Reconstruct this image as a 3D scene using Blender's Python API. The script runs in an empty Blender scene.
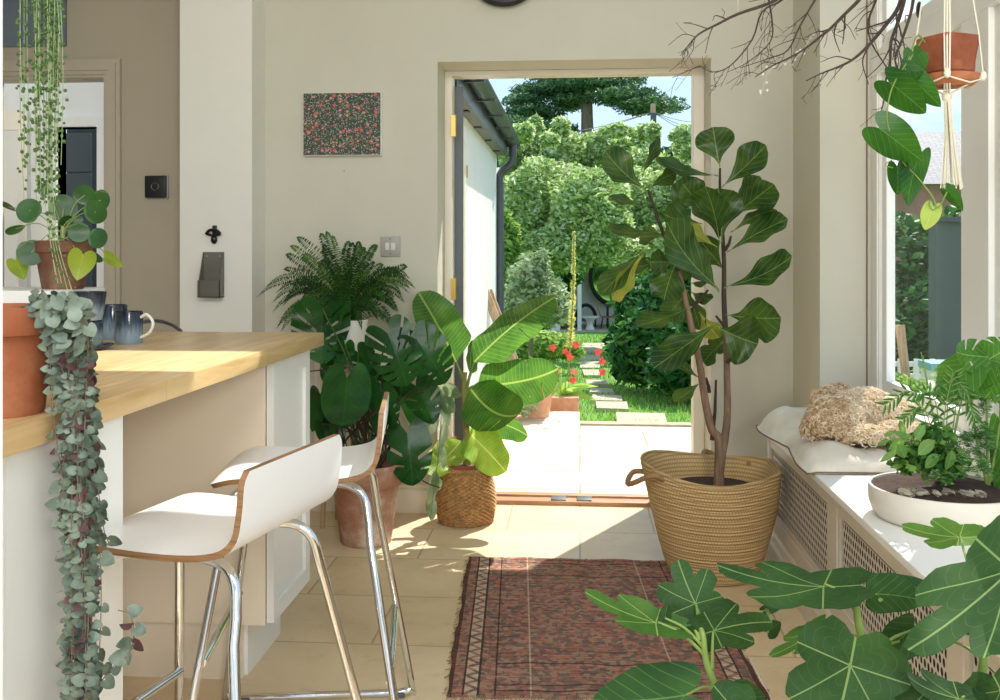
import bpy, bmesh, math, random
import numpy as np
from mathutils import Vector, Matrix, Euler
R = random.Random(7)
NR = np.random.RandomState(11)
scn = bpy.context.scene
COL = scn.collection
EYE = 1.16
TH = math.atan(0.08)
CT, ST = math.cos(TH), math.sin(TH)
pi = math.pi

# ------------------------------------------------------------------ geometry helpers
def P(u, v, Y):
    """world point seen at (u, v) on the upright plane at distance Y"""
    r = (u-500)/1000.0; h = (255-v)/1000.0
    X = Y*(r*CT-ST)/(CT+r*ST)
    d = -X*ST+Y*CT
    return Vector((X, Y, EYE+h*d))
def px(n, Y):
    return n*Y/1000.0
def jit(a): return R.uniform(-a, a)

class MB:
    def __init__(s): s.v = []; s.f = []; s.uv = []; s.mi = []
    def add(s, vs, fs, uvs=None, m=0):
        n = len(s.v)
        s.v.extend([tuple(p) for p in vs])
        s.uv.extend(uvs if uvs is not None else [(0.5, 0.5)]*len(vs))
        for f in fs: s.f.append(tuple(i+n for i in f)); s.mi.append(m)
        return s
    def box(s, a, b, m=0, bev=0.0):
        x0, y0, z0 = a; x1, y1, z1 = b
        if bev <= 0:
            vs = [(x0,y0,z0),(x1,y0,z0),(x1,y1,z0),(x0,y1,z0),(x0,y0,z1),(x1,y0,z1),(x1,y1,z1),(x0,y1,z1)]
            fs = [(3,2,1,0),(4,5,6,7),(0,1,5,4),(1,2,6,5),(2,3,7,6),(3,0,4,7)]
            return s.add(vs, fs, m=m)
        bm = bmesh.new(); bmesh.ops.create_cube(bm, size=1)
        for w in bm.verts:
            w.co = Vector(((x0+x1)/2+w.co.x*(x1-x0), (y0+y1)/2+w.co.y*(y1-y0), (z0+z1)/2+w.co.z*(z1-z0)))
        bmesh.ops.bevel(bm, geom=list(bm.edges), offset=bev, segments=2, affect='EDGES', profile=0.6)
        s.bm(bm, m); return s
    def bm(s, bm, m=0):
        bm.verts.index_update()
        s.add([w.co.copy() for w in bm.verts], [[w.index for w in f.verts] for f in bm.faces], m=m); bm.free()
    def tube(s, pts, r, k=8, m=0, cap=True, uvs=True):
        pts = [Vector(p) for p in pts]; n = len(pts)
        rs = r if isinstance(r, (list, tuple)) else [r]*n
        t = (pts[1]-pts[0]).normalized()
        a = Vector((0,0,1)) if abs(t.z) < .9 else Vector((1,0,0))
        x = t.cross(a).normalized()
        vs = []; uv = []
        for i in range(n):
            if i == 0: t = pts[1]-pts[0]
            elif i == n-1: t = pts[-1]-pts[-2]
            else: t = (pts[i+1]-pts[i]).normalized()+(pts[i]-pts[i-1]).normalized()
            if t.length < 1e-9: t = Vector((0,0,1))
            t.normalize()
            x = (x-t*x.dot(t))
            if x.length < 1e-6: x = t.orthogonal()
            x.normalize(); y = t.cross(x)
            for j in range(k):
                c = 2*pi*j/k
                vs.append(pts[i]+(x*math.cos(c)+y*math.sin(c))*rs[i]); uv.append((j/k, i/max(1,n-1)))
        fs = [(i*k+j, i*k+(j+1)%k, (i+1)*k+(j+1)%k, (i+1)*k+j) for i in range(n-1) for j in range(k)]
        if cap: fs += [tuple(range(k-1, -1, -1)), tuple((n-1)*k+j for j in range(k))]
        return s.add(vs, fs, uv, m)
    def lathe(s, prof, c=(0,0,0), k=32, m=0, fn=None):
        """prof: [(radius, z)] from the bottom outside upward; fn(angle, i) scales the radius"""
        vs = []; uv = []
        for i, (r, z) in enumerate(prof):
            for j in range(k):
                a = 2*pi*j/k; q = fn(a, z) if fn else 1
                vs.append((c[0]+r*q*math.cos(a), c[1]+r*q*math.sin(a), c[2]+z)); uv.append((j/k, i/len(prof)))
        n = len(prof)
        fs = [(i*k+j, i*k+(j+1)%k, (i+1)*k+(j+1)%k, (i+1)*k+j) for i in range(n-1) for j in range(k)]
        return s.add(vs, fs, uv, m)
    def disc(s, c, r, k=24, m=0, fn=None):
        vs = [Vector(c)]+[Vector((c[0]+r*(fn(2*pi*j/k, c[2]) if fn else 1)*math.cos(2*pi*j/k), c[1]+r*(fn(2*pi*j/k, c[2]) if fn else 1)*math.sin(2*pi*j/k), c[2])) for j in range(k)]
        return s.add(vs, [(0, j+1, (j+1)%k+1) for j in range(k)], m=m)
    def ball(s, c, r, sub=2, m=0, rot=None):
        bm = bmesh.new(); bmesh.ops.create_icosphere(bm, subdivisions=sub, radius=1)
        rr = r if isinstance(r, (tuple, list)) else (r, r, r)
        for w in bm.verts:
            p = Vector((w.co.x*rr[0], w.co.y*rr[1], w.co.z*rr[2]))
            if rot: p.rotate(rot)
            w.co = p+Vector(c)
        s.bm(bm, m); return s
    def prism(s, poly, ax, a, b, m=0):
        """2D outline extruded along axis ax from a to b"""
        def q(p, t):
            if ax == 'x': return (t, p[0], p[1])
            if ax == 'y': return (p[0], t, p[1])
            return (p[0], p[1], t)
        n = len(poly)
        vs = [q(p, a) for p in poly]+[q(p, b) for p in poly]
        fs = [tuple(range(n))[::-1], tuple(range(n, 2*n))]+[(i, (i+1)%n, n+(i+1)%n, n+i) for i in range(n)]
        return s.add(vs, fs, m=m)
    def build(s, name, mat, parent=None, smooth=True, angle=40, recalc=True):
        o3 = Vector((0,0,0)); q = parent
        while q is not None: o3 += q.location; q = q.parent
        me = bpy.data.meshes.new(name)
        me.from_pydata([(p[0]-o3.x, p[1]-o3.y, p[2]-o3.z) for p in s.v], [], s.f)
        mats = mat if isinstance(mat, (list, tuple)) else [mat]
        for q in mats: me.materials.append(q)
        if len(mats) > 1: me.polygons.foreach_set('material_index', s.mi)
        ul = me.uv_layers.new(name='UVMap')
        li = np.zeros(len(me.loops), dtype=np.int32); me.loops.foreach_get('vertex_index', li)
        uv = np.array(s.uv, dtype=np.float32)
        ul.data.foreach_set('uv', uv[li].ravel())
        if recalc:
            bm = bmesh.new(); bm.from_mesh(me); bmesh.ops.recalc_face_normals(bm, faces=bm.faces); bm.to_mesh(me); bm.free()
        if smooth:
            me.polygons.foreach_set('use_smooth', [True]*len(me.polygons))
            try: me.set_sharp_from_angle(angle=math.radians(angle))
            except Exception: pass
        me.update()
        o = bpy.data.objects.new(name, me); COL.objects.link(o)
        if parent is not None: o.parent = parent
        return o

def empty(name, loc, label, cat, group=None):
    o = bpy.data.objects.new(name, None); COL.objects.link(o); o.location = loc; o.empty_display_size = .05
    return tag(o, label, cat, group)
def tag(o, label=None, cat=None, group=None, kind=None):
    if label: o['label'] = label
    if cat: o['category'] = cat
    if group: o['group'] = group
    if kind: o['kind'] = kind
    return o
def struct(o): o['kind'] = 'structure'; return o
def dup(root, loc, rz, label):
    r = root.copy(); COL.objects.link(r); r.location = loc; r.rotation_euler = (0,0,rz); r['label'] = label
    for ch in list(root.children):
        c = ch.copy(); COL.objects.link(c); c.parent = r
        for g in ch.children:
            d = g.copy(); COL.objects.link(d); d.parent = c
    return r
def bez(pts, n=12):
    """smooth Catmull-Rom through pts"""
    pts = [Vector(p) for p in pts]
    if len(pts) == 2: return [pts[0].lerp(pts[1], i/n) for i in range(n+1)]
    q = [pts[0]*2-pts[1]]+pts+[pts[-1]*2-pts[-2]]
    out = []; seg = max(2, n//(len(pts)-1))
    for i in range(1, len(q)-2):
        for k in range(seg):
            t = k/seg; a, b, c, d = q[i-1], q[i], q[i+1], q[i+2]
            out.append(.5*((2*b)+(c-a)*t+(2*a-5*b+4*c-d)*t*t+(3*b-a-3*c+d)*t**3))
    out.append(pts[-1]); return out

# ------------------------------------------------------------------ material helpers
def srgb(r, g, b):
    f = lambda c: (c/255/12.92) if c/255 <= .04045 else ((c/255+.055)/1.055)**2.4
    return (f(r), f(g), f(b), 1)
class NT:
    def __init__(s, name):
        s.m = bpy.data.materials.new(name); s.m.use_nodes = True
        s.t = s.m.node_tree; s.n = s.t.nodes; s.l = s.t.links
        s.b = s.n['Principled BSDF']; s.out = s.n['Material Output']
    def new(s, t, **k):
        o = s.n.new(t)
        for a, b in k.items(): setattr(o, a, b)
        return o
    def link(s, a, b): s.l.new(a, b)
    def math(s, op, a, b=None, c=None, clamp=False):
        o = s.n.new('ShaderNodeMath'); o.operation = op; o.use_clamp = clamp
        for i, x in enumerate((a, b, c)):
            if x is None: continue
            if isinstance(x, (int, float)): o.inputs[i].default_value = x
            else: s.l.new(x, o.inputs[i])
        return o.outputs[0]
    def coord(s, kind='Object', scale=(1,1,1), rot=(0,0,0), loc=(0,0,0)):
        c = s.n.new('ShaderNodeTexCoord'); mp = s.n.new('ShaderNodeMapping')
        mp.inputs['Scale'].default_value = scale; mp.inputs['Rotation'].default_value = rot; mp.inputs['Location'].default_value = loc
        s.l.new(c.outputs[kind], mp.inputs[0]); return mp.outputs[0]
    def noise(s, vec, scale, detail=4, rough=.55, dist=0):
        o = s.n.new('ShaderNodeTexNoise'); o.inputs['Scale'].default_value = scale; o.inputs['Detail'].default_value = detail
        o.inputs['Roughness'].default_value = rough; o.inputs['Distortion'].default_value = dist
        if vec is not None: s.l.new(vec, o.inputs['Vector'])
        return o.outputs['Fac']
    def ramp(s, fac, stops, interp='LINEAR'):
        o = s.n.new('ShaderNodeValToRGB'); o.color_ramp.interpolation = interp
        e = o.color_ramp.elements
        while len(e) > 1: e.remove(e[-1])
        e[0].position = stops[0][0]; e[0].color = stops[0][1]
        for p, c in stops[1:]:
            x = e.new(p); x.color = c
        s.l.new(fac, o.inputs[0]); return o.outputs[0]
    def mix(s, fac, a, b, mode='MIX'):
        o = s.n.new('ShaderNodeMix'); o.data_type = 'RGBA'; o.blend_type = mode
        for sock, x in ((o.inputs[0], fac), (o.inputs[6], a), (o.inputs[7], b)):
            if isinstance(x, (int, float)): sock.default_value = x
            elif isinstance(x, tuple): sock.default_value = x
            else: s.l.new(x, sock)
        return o.outputs[2]
    def sep(s, vec):
        o = s.n.new('ShaderNodeSeparateXYZ'); s.l.new(vec, o.inputs[0]); return o.outputs
    def bump(s, h, strength=.3, dist=.01):
        o = s.n.new('ShaderNodeBump'); o.inputs['Strength'].default_value = strength; o.inputs['Distance'].default_value = dist
        s.l.new(h, o.inputs['Height']); s.l.new(o.outputs[0], s.b.inputs['Normal']); return o
    def set(s, col=None, rough=None, metal=None, spec=None):
        b = s.b.inputs
        if col is not None:
            if isinstance(col, tuple): b['Base Color'].default_value = col
            else: s.l.new(col, b['Base Color'])
        if rough is not None:
            if isinstance(rough, (int, float)): b['Roughness'].default_value = rough
            else: s.l.new(rough, b['Roughness'])
        if metal is not None: b['Metallic'].default_value = metal
        if spec is not None: b['Specular IOR Level'].default_value = spec
        return s.m

def plain(name, rgb, rough=.5, metal=0, var=.06, scale=30, bump=.1, spec=None):
    t = NT(name); c = srgb(*rgb); v = t.coord()
    n = t.noise(v, scale)
    a = tuple(x*(1-var) for x in c[:3])+(1,); b = tuple(min(1, x*(1+var)) for x in c[:3])+(1,)
    t.set(t.ramp(n, [(.3, a), (.7, b)]), rough, metal, spec)
    if bump: t.bump(n, bump, .002)
    return t.m

def leafmat(name, dark, light, vein, rough=.4, trans=.35, lat=8, vw=.035, back=None, spec=.4, latk=.45, palm=False):
    t = NT(name); uv = t.coord('UV'); x, y, _ = t.sep(uv)
    xx = t.math('ABSOLUTE', t.math('MULTIPLY', t.math('SUBTRACT', x, .5), 2))
    mid = t.math('LESS_THAN', xx, vw)
    if palm:
        dx = t.math('MULTIPLY', t.math('SUBTRACT', x, .5), 2); dy = t.math('SUBTRACT', y, .12)
        ang = t.math('ABSOLUTE', t.math('ARCTAN2', dx, dy)); rad = t.math('SQRT', t.math('ADD', t.math('MULTIPLY', dx, dx), t.math('MULTIPLY', dy, dy)))
        m = mid
        for a in (0.0, .80, 1.62):
            d = t.math('MULTIPLY', t.math('ABSOLUTE', t.math('SUBTRACT', ang, a)), rad)
            m = t.math('MAXIMUM', m, t.math('LESS_THAN', d, vw*.55))
        fr = t.math('FRACT', t.math('MULTIPLY', t.math('ADD', rad, t.math('MULTIPLY', t.math('ABSOLUTE', t.math('SINE', t.math('MULTIPLY', ang, 3.9))), -.12)), 8))
        latm = t.math('MULTIPLY', t.math('LESS_THAN', fr, .06), .16)
    else:
        m = mid
        fr = t.math('FRACT', t.math('MULTIPLY', t.math('SUBTRACT', y, t.math('MULTIPLY', xx, latk)), lat))
        latm = t.math('MULTIPLY', t.math('LESS_THAN', fr, .09), .5)
    vm = t.math('MAXIMUM', m, latm)
    geo = t.new('ShaderNodeNewGeometry')
    n = t.noise(t.coord(), 9, 3)
    base = t.ramp(n, [(.3, srgb(*dark)), (.72, srgb(*light))])
    if back:
        base = t.mix(geo.outputs['Backfacing'], base, srgb(*back))
    col = t.mix(t.math('MULTIPLY', vm, .65), base, srgb(*vein))
    t.set(col, rough, 0, spec)
    t.bump(t.math('SUBTRACT', t.math('MULTIPLY', fr, .6) if not palm else fr, vm), .25, .003)
    tr = t.new('ShaderNodeBsdfTranslucent'); hs = t.new('ShaderNodeHueSaturation')
    hs.inputs['Value'].default_value = 1.8; hs.inputs['Hue'].default_value = .485; t.link(col, hs.inputs['Color']); t.link(hs.outputs[0], tr.inputs['Color'])
    mx = t.new('ShaderNodeMixShader'); mx.inputs[0].default_value = trans
    t.link(t.b.outputs[0], mx.inputs[1]); t.link(tr.outputs[0], mx.inputs[2]); t.link(mx.outputs[0], t.out.inputs[0])
    return t.m

def cloudmat(name, stops, rough=.6, trans=.3, spec=.25):
    """leaf cloud: UV.x is a random value carried by each leaf"""
    t = NT(name); x, y, _ = t.sep(t.coord('UV'))
    col = t.ramp(x, [(p, srgb(*c)) for p, c in stops])
    t.set(col, rough, 0, spec)
    tr = t.new('ShaderNodeBsdfTranslucent'); t.link(col, tr.inputs['Color'])
    mx = t.new('ShaderNodeMixShader'); mx.inputs[0].default_value = trans
    t.link(t.b.outputs[0], mx.inputs[1]); t.link(tr.outputs[0], mx.inputs[2]); t.link(mx.outputs[0], t.out.inputs[0])
    return t.m

def glassmat(name='window_glass', tint=(1,1,1,1), refl=.05):
    t = NT(name); tp = t.new('ShaderNodeBsdfTransparent'); gl = t.new('ShaderNodeBsdfGlossy'); mx = t.new('ShaderNodeMixShader')
    tp.inputs[0].default_value = tint; gl.inputs['Roughness'].default_value = .02; mx.inputs[0].default_value = refl
    t.link(tp.outputs[0], mx.inputs[1]); t.link(gl.outputs[0], mx.inputs[2]); t.link(mx.outputs[0], t.out.inputs[0])
    return t.m

# ------------------------------------------------------------------ leaves
def grid_shape(wf, n=12, m=4, lobe=0.0, shear=0.0, slits=(), holes=()):
    ts = sorted(set([i/n for i in range(n+1)]+[a for s in slits for a in (s[0], s[1])]+[a for s in holes for a in (s[0], s[1])]))
    vs = []; fs = []; K = 2*m+1
    for t in ts:
        for j in range(-m, m+1):
            s = abs(j)/m
            x = (1 if j >= 0 else -1)*s*wf(t)
            y = t-lobe*math.sin(s*pi*.78)*(1-t)**3+shear*s*4*t*(1-t)*(.5)
            vs.append((x, y))
    for i in range(len(ts)-1):
        tm = (ts[i]+ts[i+1])/2
        for j in range(2*m):
            jj = j-m+.5; s = abs(jj)/m; side = 1 if jj > 0 else -1; skip = False
            for sl in slits:
                if sl[0] <= tm <= sl[1] and s > sl[2] and (len(sl) < 4 or sl[3] == side): skip = True
            for h in holes:
                if h[0] <= tm <= h[1] and h[2] < s < h[3] and (len(h) < 5 or h[4] == side): skip = True
            if not skip: fs.append((i*K+j, i*K+j+1, (i+1)*K+j+1, (i+1)*K+j))
    return vs, fs
def polar_shape(rf, c=(0, .12), n=72, rings=6):
    vs = [c]; fs = []
    for i in range(1, rings+1):
        q = i/rings
        for j in range(n):
            a = -pi+2*pi*j/n; r = rf(a)*q
            vs.append((c[0]+r*math.sin(a), c[1]+r*math.cos(a)))
    for j in range(n): fs.append((0, 1+(j+1)%n, 1+j))
    for i in range(rings-1):
        for j in range(n):
            a = 1+i*n+j; b = 1+i*n+(j+1)%n; fs.append((a, b, b+n, a+n))
    return vs, fs
sm = lambda a, b, x: (lambda t: t*t*(3-2*t))(max(0, min(1, (x-a)/(b-a))))
S_FIDDLE = grid_shape(lambda t: (.22*math.sin(min(1,t/.35)*pi/2)+.78*sm(.15, .62, t))*max(0, 1-max(0,(t-.62)/.38)**2.6)**.5+.012, 16, 5)
S_BANANA = grid_shape(lambda t: max(.02, math.sin(min(1, t/.22)*pi/2)*max(0, 1-max(0,(t-.45)/.55)**2.2)**.5), 22, 4, slits=((.52,.53,.3,1),(.71,.72,.25,1),(.63,.64,.45,-1)))
S_BANANA2 = grid_shape(lambda t: max(.02, math.sin(min(1, t/.22)*pi/2)*max(0, 1-max(0,(t-.45)/.55)**2.2)**.5), 20, 4)
heart = lambda t: max(.01, (math.sin(min(1,(t+.12)/.36)*pi/2)**1.0)*max(0, 1-max(0,(t-.22)/.78)**1.7))
def outline_shape(pts, n=14, m=4, slits=(), holes=(), k=1.0):
    ol = bez([(x, y, 0) for x, y in pts], 60); N = len(ol)-1
    acc = [0]
    for i in range(N): acc.append(acc[-1]+(ol[i+1]-ol[i]).length)
    def at(t):
        d = t*acc[-1]
        for i in range(N):
            if acc[i+1] >= d-1e-9:
                f = (d-acc[i])/max(1e-9, acc[i+1]-acc[i]); return ol[i].lerp(ol[i+1], f)
        return ol[-1]
    ts = sorted(set([i/n for i in range(n+1)]+[a for s in slits for a in (s[0], s[1])]+[a for s in holes for a in (s[0], s[1])]))
    vs = []; fs = []; K = 2*m+1
    for t in ts:
        o = at(t)
        for j in range(-m, m+1):
            s = abs(j)/m; mid = .02+.98*t
            vs.append(((1 if j >= 0 else -1)*s*o.x, mid+(o.y-mid)*s**k))
    for i in range(len(ts)-1):
        tm = (ts[i]+ts[i+1])/2
        for j in range(2*m):
            jj = j-m+.5; s = abs(jj)/m; side = 1 if jj > 0 else -1; skip = False
            for sl in slits:
                if sl[0] <= tm <= sl[1] and s > sl[2] and (len(sl) < 4 or sl[3] == side): skip = True
            for h in holes:
                if h[0] <= tm <= h[1] and h[2] < s < h[3] and (len(h) < 5 or h[4] == side): skip = True
            if not skip: fs.append((i*K+j, i*K+j+1, (i+1)*K+j+1, (i+1)*K+j))
    return vs, fs
CORD = [(0,0),(.13,-.10),(.36,-.19),(.62,-.20),(.84,-.12),(.97,.03),(1,.2),(.93,.38),(.76,.56),(.52,.74),(.26,.90),(0,1)]
CORDM = [(0,0),(.16,-.13),(.42,-.23),(.70,-.21),(.92,-.08),(1.02,.14),(1.0,.36),(.86,.58),(.62,.78),(.32,.93),(0,1)]
S_HEART = outline_shape(CORD, 16, 4)
S_HEARTS = outline_shape(CORD, 7, 2)
mw = lambda t: max(.01, (math.sin(min(1,(t+.15)/.4)*pi/2))*max(0, 1-max(0,(t-.3)/.7)**2.0))
S_MONST = outline_shape(CORDM, 26, 6, slits=tuple((a, a+.028, .38, sd) for a in (.30,.41,.52,.63,.74) for sd in (1,-1)), holes=((.42,.46,.16,.34,1),(.54,.57,.16,.34,-1),(.33,.36,.16,.34,-1)))
S_MONST2 = outline_shape(CORDM, 22, 6, slits=((.44,.475,.3,1),(.58,.61,.35,1),(.50,.54,.4,-1),(.66,.69,.5,-1)))
S_MONST3 = outline_shape(CORDM, 18, 5)
def figr(lobes, base=.36):
    def f(a):
        r = base*(.55+.45*sm(pi, pi-.7, abs(a)))
        for c, L, w in lobes:
            d = abs(a-c)/w
            if d < 1: r = max(r, base+(L-base)*(1-d**2.6)**.8)
        return r*(1+.018*math.sin(a*23))
    return f
S_FIG = polar_shape(figr([(0,.88,.44),(.88,.80,.40),(-.88,.80,.40),(1.78,.64,.44),(-1.78,.64,.44)], .52))
S_FIG3 = polar_shape(figr([(0,.88,.50),(1.0,.70,.46),(-1.0,.70,.46)], .48))
S_ROUND = polar_shape(lambda a: .5*(1-.10*max(0, math.cos(a-pi))**24), (0, .5), 28, 3)
S_OVAL = grid_shape(lambda t: max(.01, math.sin(pi*t**.8)**.8), 6, 2)

CAMP = Vector((0, 0, EYE))
def leaf(mb, shape, B, T, W, roll=0, bow=0, fold=0, wave=0, side=0, m=0, wf=3.0, droop=0, nrm=None):
    """B base, T tip, W half width; roll turns the blade about its midrib"""
    B = Vector(B); T = Vector(T); y = T-B; L = y.length
    if L < 1e-6: return
    y = y/L
    n = Vector(nrm) if nrm is not None else (CAMP-(B+T)/2)
    n = n-y*n.dot(y)
    if n.length < 1e-4: n = y.orthogonal()
    n.normalize()
    if roll: n.rotate(Matrix.Rotation(math.radians(roll), 3, y))
    x = y.cross(n); ph = R.uniform(0, 6)
    vs = []; uv = []
    for (a, b) in shape[0]:
        s = abs(a)
        d = bow*L*4*b*(1-b)+fold*W*s+wave*W*math.sin(b*wf*6.28+ph+(2 if a > 0 else 0))*s
        p = B+y*(L*b)+x*(W*a)+n*d+x*(side*L*4*b*(1-b))
        p.z -= droop*L*b*b
        vs.append(p); uv.append((.5+.5*a, b))
    mb.add(vs, shape[1], uv, m)

def cloud(blobs, n, size, seed=1, aspect=.5, shell=.55, up=0.0, tones=None):
    """leaf quads scattered through ellipsoid crowns; returns arrays"""
    rs = np.random.RandomState(seed)
    bl = np.array(blobs, dtype=float); w = (bl[:,3]*bl[:,4]*bl[:,5])**(2/3.); w /= w.sum()
    k = rs.choice(len(bl), n, p=w)
    d = rs.normal(size=(n,3)); d /= np.linalg.norm(d, axis=1)[:,None]
    r = shell+(1-shell)*rs.rand(n)**.7
    r *= 1+.10*np.sin(d[:,0]*7+k)*np.sin(d[:,2]*6+k*2)
    c = bl[k,:3]+d*r[:,None]*bl[k,3:6]
    a = rs.normal(size=(n,3)); a[:,2] = a[:,2]*.6-up; a /= np.linalg.norm(a, axis=1)[:,None]
    nn = d*.7+rs.normal(size=(n,3))*.7; b = np.cross(a, nn); b /= np.linalg.norm(b, axis=1)[:,None]+1e-9
    s = size*(.6+.8*rs.rand(n))[:,None]
    v = np.stack([c-a*s, c-b*s*aspect, c+a*s, c+b*s*aspect], 1).reshape(-1,3)
    col = np.clip(rs.rand(n)*.8+.2*rs.rand(), 0, 1)
    return v, col
def build_cloud(name, v, col, mat, parent=None):
    o3 = Vector((0,0,0)); q = parent
    while q is not None: o3 += q.location; q = q.parent
    n = len(v)//4; me = bpy.data.meshes.new(name)
    me.vertices.add(4*n); me.vertices.foreach_set('co', (v-np.array(o3)).astype(np.float32).ravel())
    me.loops.add(4*n); me.loops.foreach_set('vertex_index', np.arange(4*n, dtype=np.int32))
    me.polygons.add(n); me.polygons.foreach_set('loop_start', np.arange(0, 4*n, 4, dtype=np.int32))
    try: me.polygons.foreach_set('loop_total', np.full(n, 4, dtype=np.int32))
    except Exception: pass
    ul = me.uv_layers.new(name='UVMap'); u = np.zeros((4*n, 2), dtype=np.float32); u[:,0] = np.repeat(col, 4); u[:,1] = np.tile([0,.5,1,.5], n)
    ul.data.foreach_set('uv', u.ravel())
    me.materials.append(mat); me.update(calc_edges=True); me.validate()
    o = bpy.data.objects.new(name, me); COL.objects.link(o)
    if parent is not None: o.parent = parent
    return o
EXPO = 0.48
SUN_E = 5.0
SKY_E = 1.05
FILL_UPPER = 22
FILL_LOW = 26
# ------------------------------------------------------------------ camera, sun, sky
cam = bpy.data.cameras.new('camera'); co = bpy.data.objects.new('camera', cam); COL.objects.link(co)
co.location = (0, 0, EYE); co.rotation_euler = (pi/2, 0, TH)
cam.sensor_width = 36; cam.lens = 36.0; cam.shift_y = -0.095; cam.clip_start = .02; cam.clip_end = 400
scn.camera = co
scn.view_settings.view_transform = 'Standard'; scn.view_settings.look = 'None'
scn.view_settings.gamma = 1; scn.view_settings.use_curve_mapping = False; scn.view_settings.exposure = EXPO
SD = Vector((-.50, -1, -1.35)).normalized()
sl = bpy.data.lights.new('sun', 'SUN'); sl.energy = SUN_E; sl.angle = .009; sl.color = (1, .95, .87)
so = bpy.data.objects.new('sun', sl); COL.objects.link(so); so.rotation_euler = SD.to_track_quat('-Z', 'Y').to_euler(); so.location = (2, 5, 9)
w = bpy.data.worlds.new('sky'); scn.world = w; w.use_nodes = True
nt = w.node_tree; nn = nt.nodes; ll = nt.links; bg = nn['Background']
tc = nn.new('ShaderNodeTexCoord'); sp = nn.new('ShaderNodeSeparateXYZ'); ll.new(tc.outputs['Generated'], sp.inputs[0])
rp = nn.new('ShaderNodeValToRGB'); e = rp.color_ramp.elements
e[0].position = 0.0; e[0].color = (.62,.78,.94,1); e[1].position = .38; e[1].color = (.34,.57,.88,1)
ll.new(sp.outputs[2], rp.inputs[0])
mp = nn.new('ShaderNodeMapping'); mp.inputs['Scale'].default_value = (1.4, 1.4, 4.2); mp.inputs['Location'].default_value = (.35,.2,.1); ll.new(tc.outputs['Generated'], mp.inputs[0])
ns = nn.new('ShaderNodeTexNoise'); ns.inputs['Scale'].default_value = 2.1; ns.inputs['Detail'].default_value = 7; ns.inputs['Roughness'].default_value = .55; ll.new(mp.outputs[0], ns.inputs['Vector'])
cr = nn.new('ShaderNodeValToRGB'); cr.color_ramp.elements[0].position = .53; cr.color_ramp.elements[1].position = .66; ll.new(ns.outputs['Fac'], cr.inputs[0])
mx = nn.new('ShaderNodeMix'); mx.data_type = 'RGBA'; ll.new(cr.outputs[0], mx.inputs[0]); ll.new(rp.outputs[0], mx.inputs[6]); mx.inputs[7].default_value = (1.0,1.0,1.0,1)
ll.new(mx.outputs[2], bg.inputs[0]); bg.inputs[1].default_value = SKY_E

# ------------------------------------------------------------------ materials
M = {}
M['wall'] = plain('cream_plaster', (204,200,183), .75, var=.015, scale=6, bump=.05)
M['wall_white'] = plain('pale_plaster', (232,230,220), .7, var=.012, scale=6, bump=.05)
M['wall_shaded'] = plain('shaded_plaster', (186,176,156), .8, var=.02, scale=6, bump=.05)  # darker plaster copy, the alcove's shade put into the colour
M['trim'] = plain('cream_gloss_paint', (236,228,210), .35, var=.012, scale=8, bump=.03)
M['white'] = plain('white_paint', (240,239,234), .4, var=.01, scale=8, bump=.03)
M['cab'] = plain('white_cabinet_paint', (238,237,230), .38, var=.01, scale=8, bump=.02)
M['cab_cream'] = plain('cream_cabinet_paint', (243,230,208), .45, var=.012, scale=5, bump=.03)
M['bench'] = plain('bench_paint', (214,203,184), .42, var=.015, scale=8, bump=.04)
M['dark'] = plain('dark_void', (34,28,24), .8)
M['black'] = plain('black_metal', (24,26,28), .35, var=.1, bump=.05)
M['grey_frame'] = plain('anthracite_paint', (84,92,98), .45, var=.03, scale=10, bump=.04)
M['gutter'] = plain('dark_plastic', (70,76,80), .35, var=.05)
M['outwhite'] = plain('white_render', (226,223,216), .8, var=.02, scale=4, bump=.1)
M['steel'] = plain('brushed_steel', (120,118,110), .4, metal=.8, var=.06, scale=12)
M['brass'] = plain('brass', (196,160,86), .35, metal=.9)
M['rocker'] = plain('light_switch_rocker', (214,212,204), .35, var=.01)
M['plastic'] = plain('grey_switch_plastic', (164,162,154), .4, var=.01)
M['chrome'] = plain('chrome', (225,225,225), .07, metal=1, var=.0, bump=0)
M['glass'] = glassmat()
M['room_shade'] = plain('dark_room_shade', (40,42,44), .9)
M['soil'] = plain('soil', (62,42,30), .95, var=.5, scale=60, bump=1)
M['bark_chips'] = plain('bark_chips', (112,72,46), .9, var=.5, scale=70, bump=1)
M['cotton'] = plain('cotton_cord', (228,220,200), .9, var=.05, scale=200, bump=.4)
M['white_ceramic'] = plain('white_ceramic', (232,228,218), .3, var=.02, scale=10, bump=.03)
M['ceramic_matt'] = plain('matt_white_bowl', (224,218,204), .55, var=.03, scale=14, bump=.08)
M['green_stem'] = plain('green_stem', (118,140,66), .5, var=.15, scale=20)
M['pale_stem'] = plain('pale_stem', (150,165,100), .5, var=.12, scale=20)
M['fern_stem'] = plain('fern_stem', (60,84,36), .6, var=.15, scale=20)
M['dark_stem'] = plain('dark_stem', (58,42,32), .7, var=.25, scale=40)
M['twig'] = plain('twig_bark', (74,60,52), .85, var=.3, scale=60, bump=.5)
M['stone'] = plain('pebble', (176,166,150), .7, var=.2, scale=12, bump=.3)
M['rubber'] = plain('grey_rubber', (92,92,90), .7)

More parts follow.
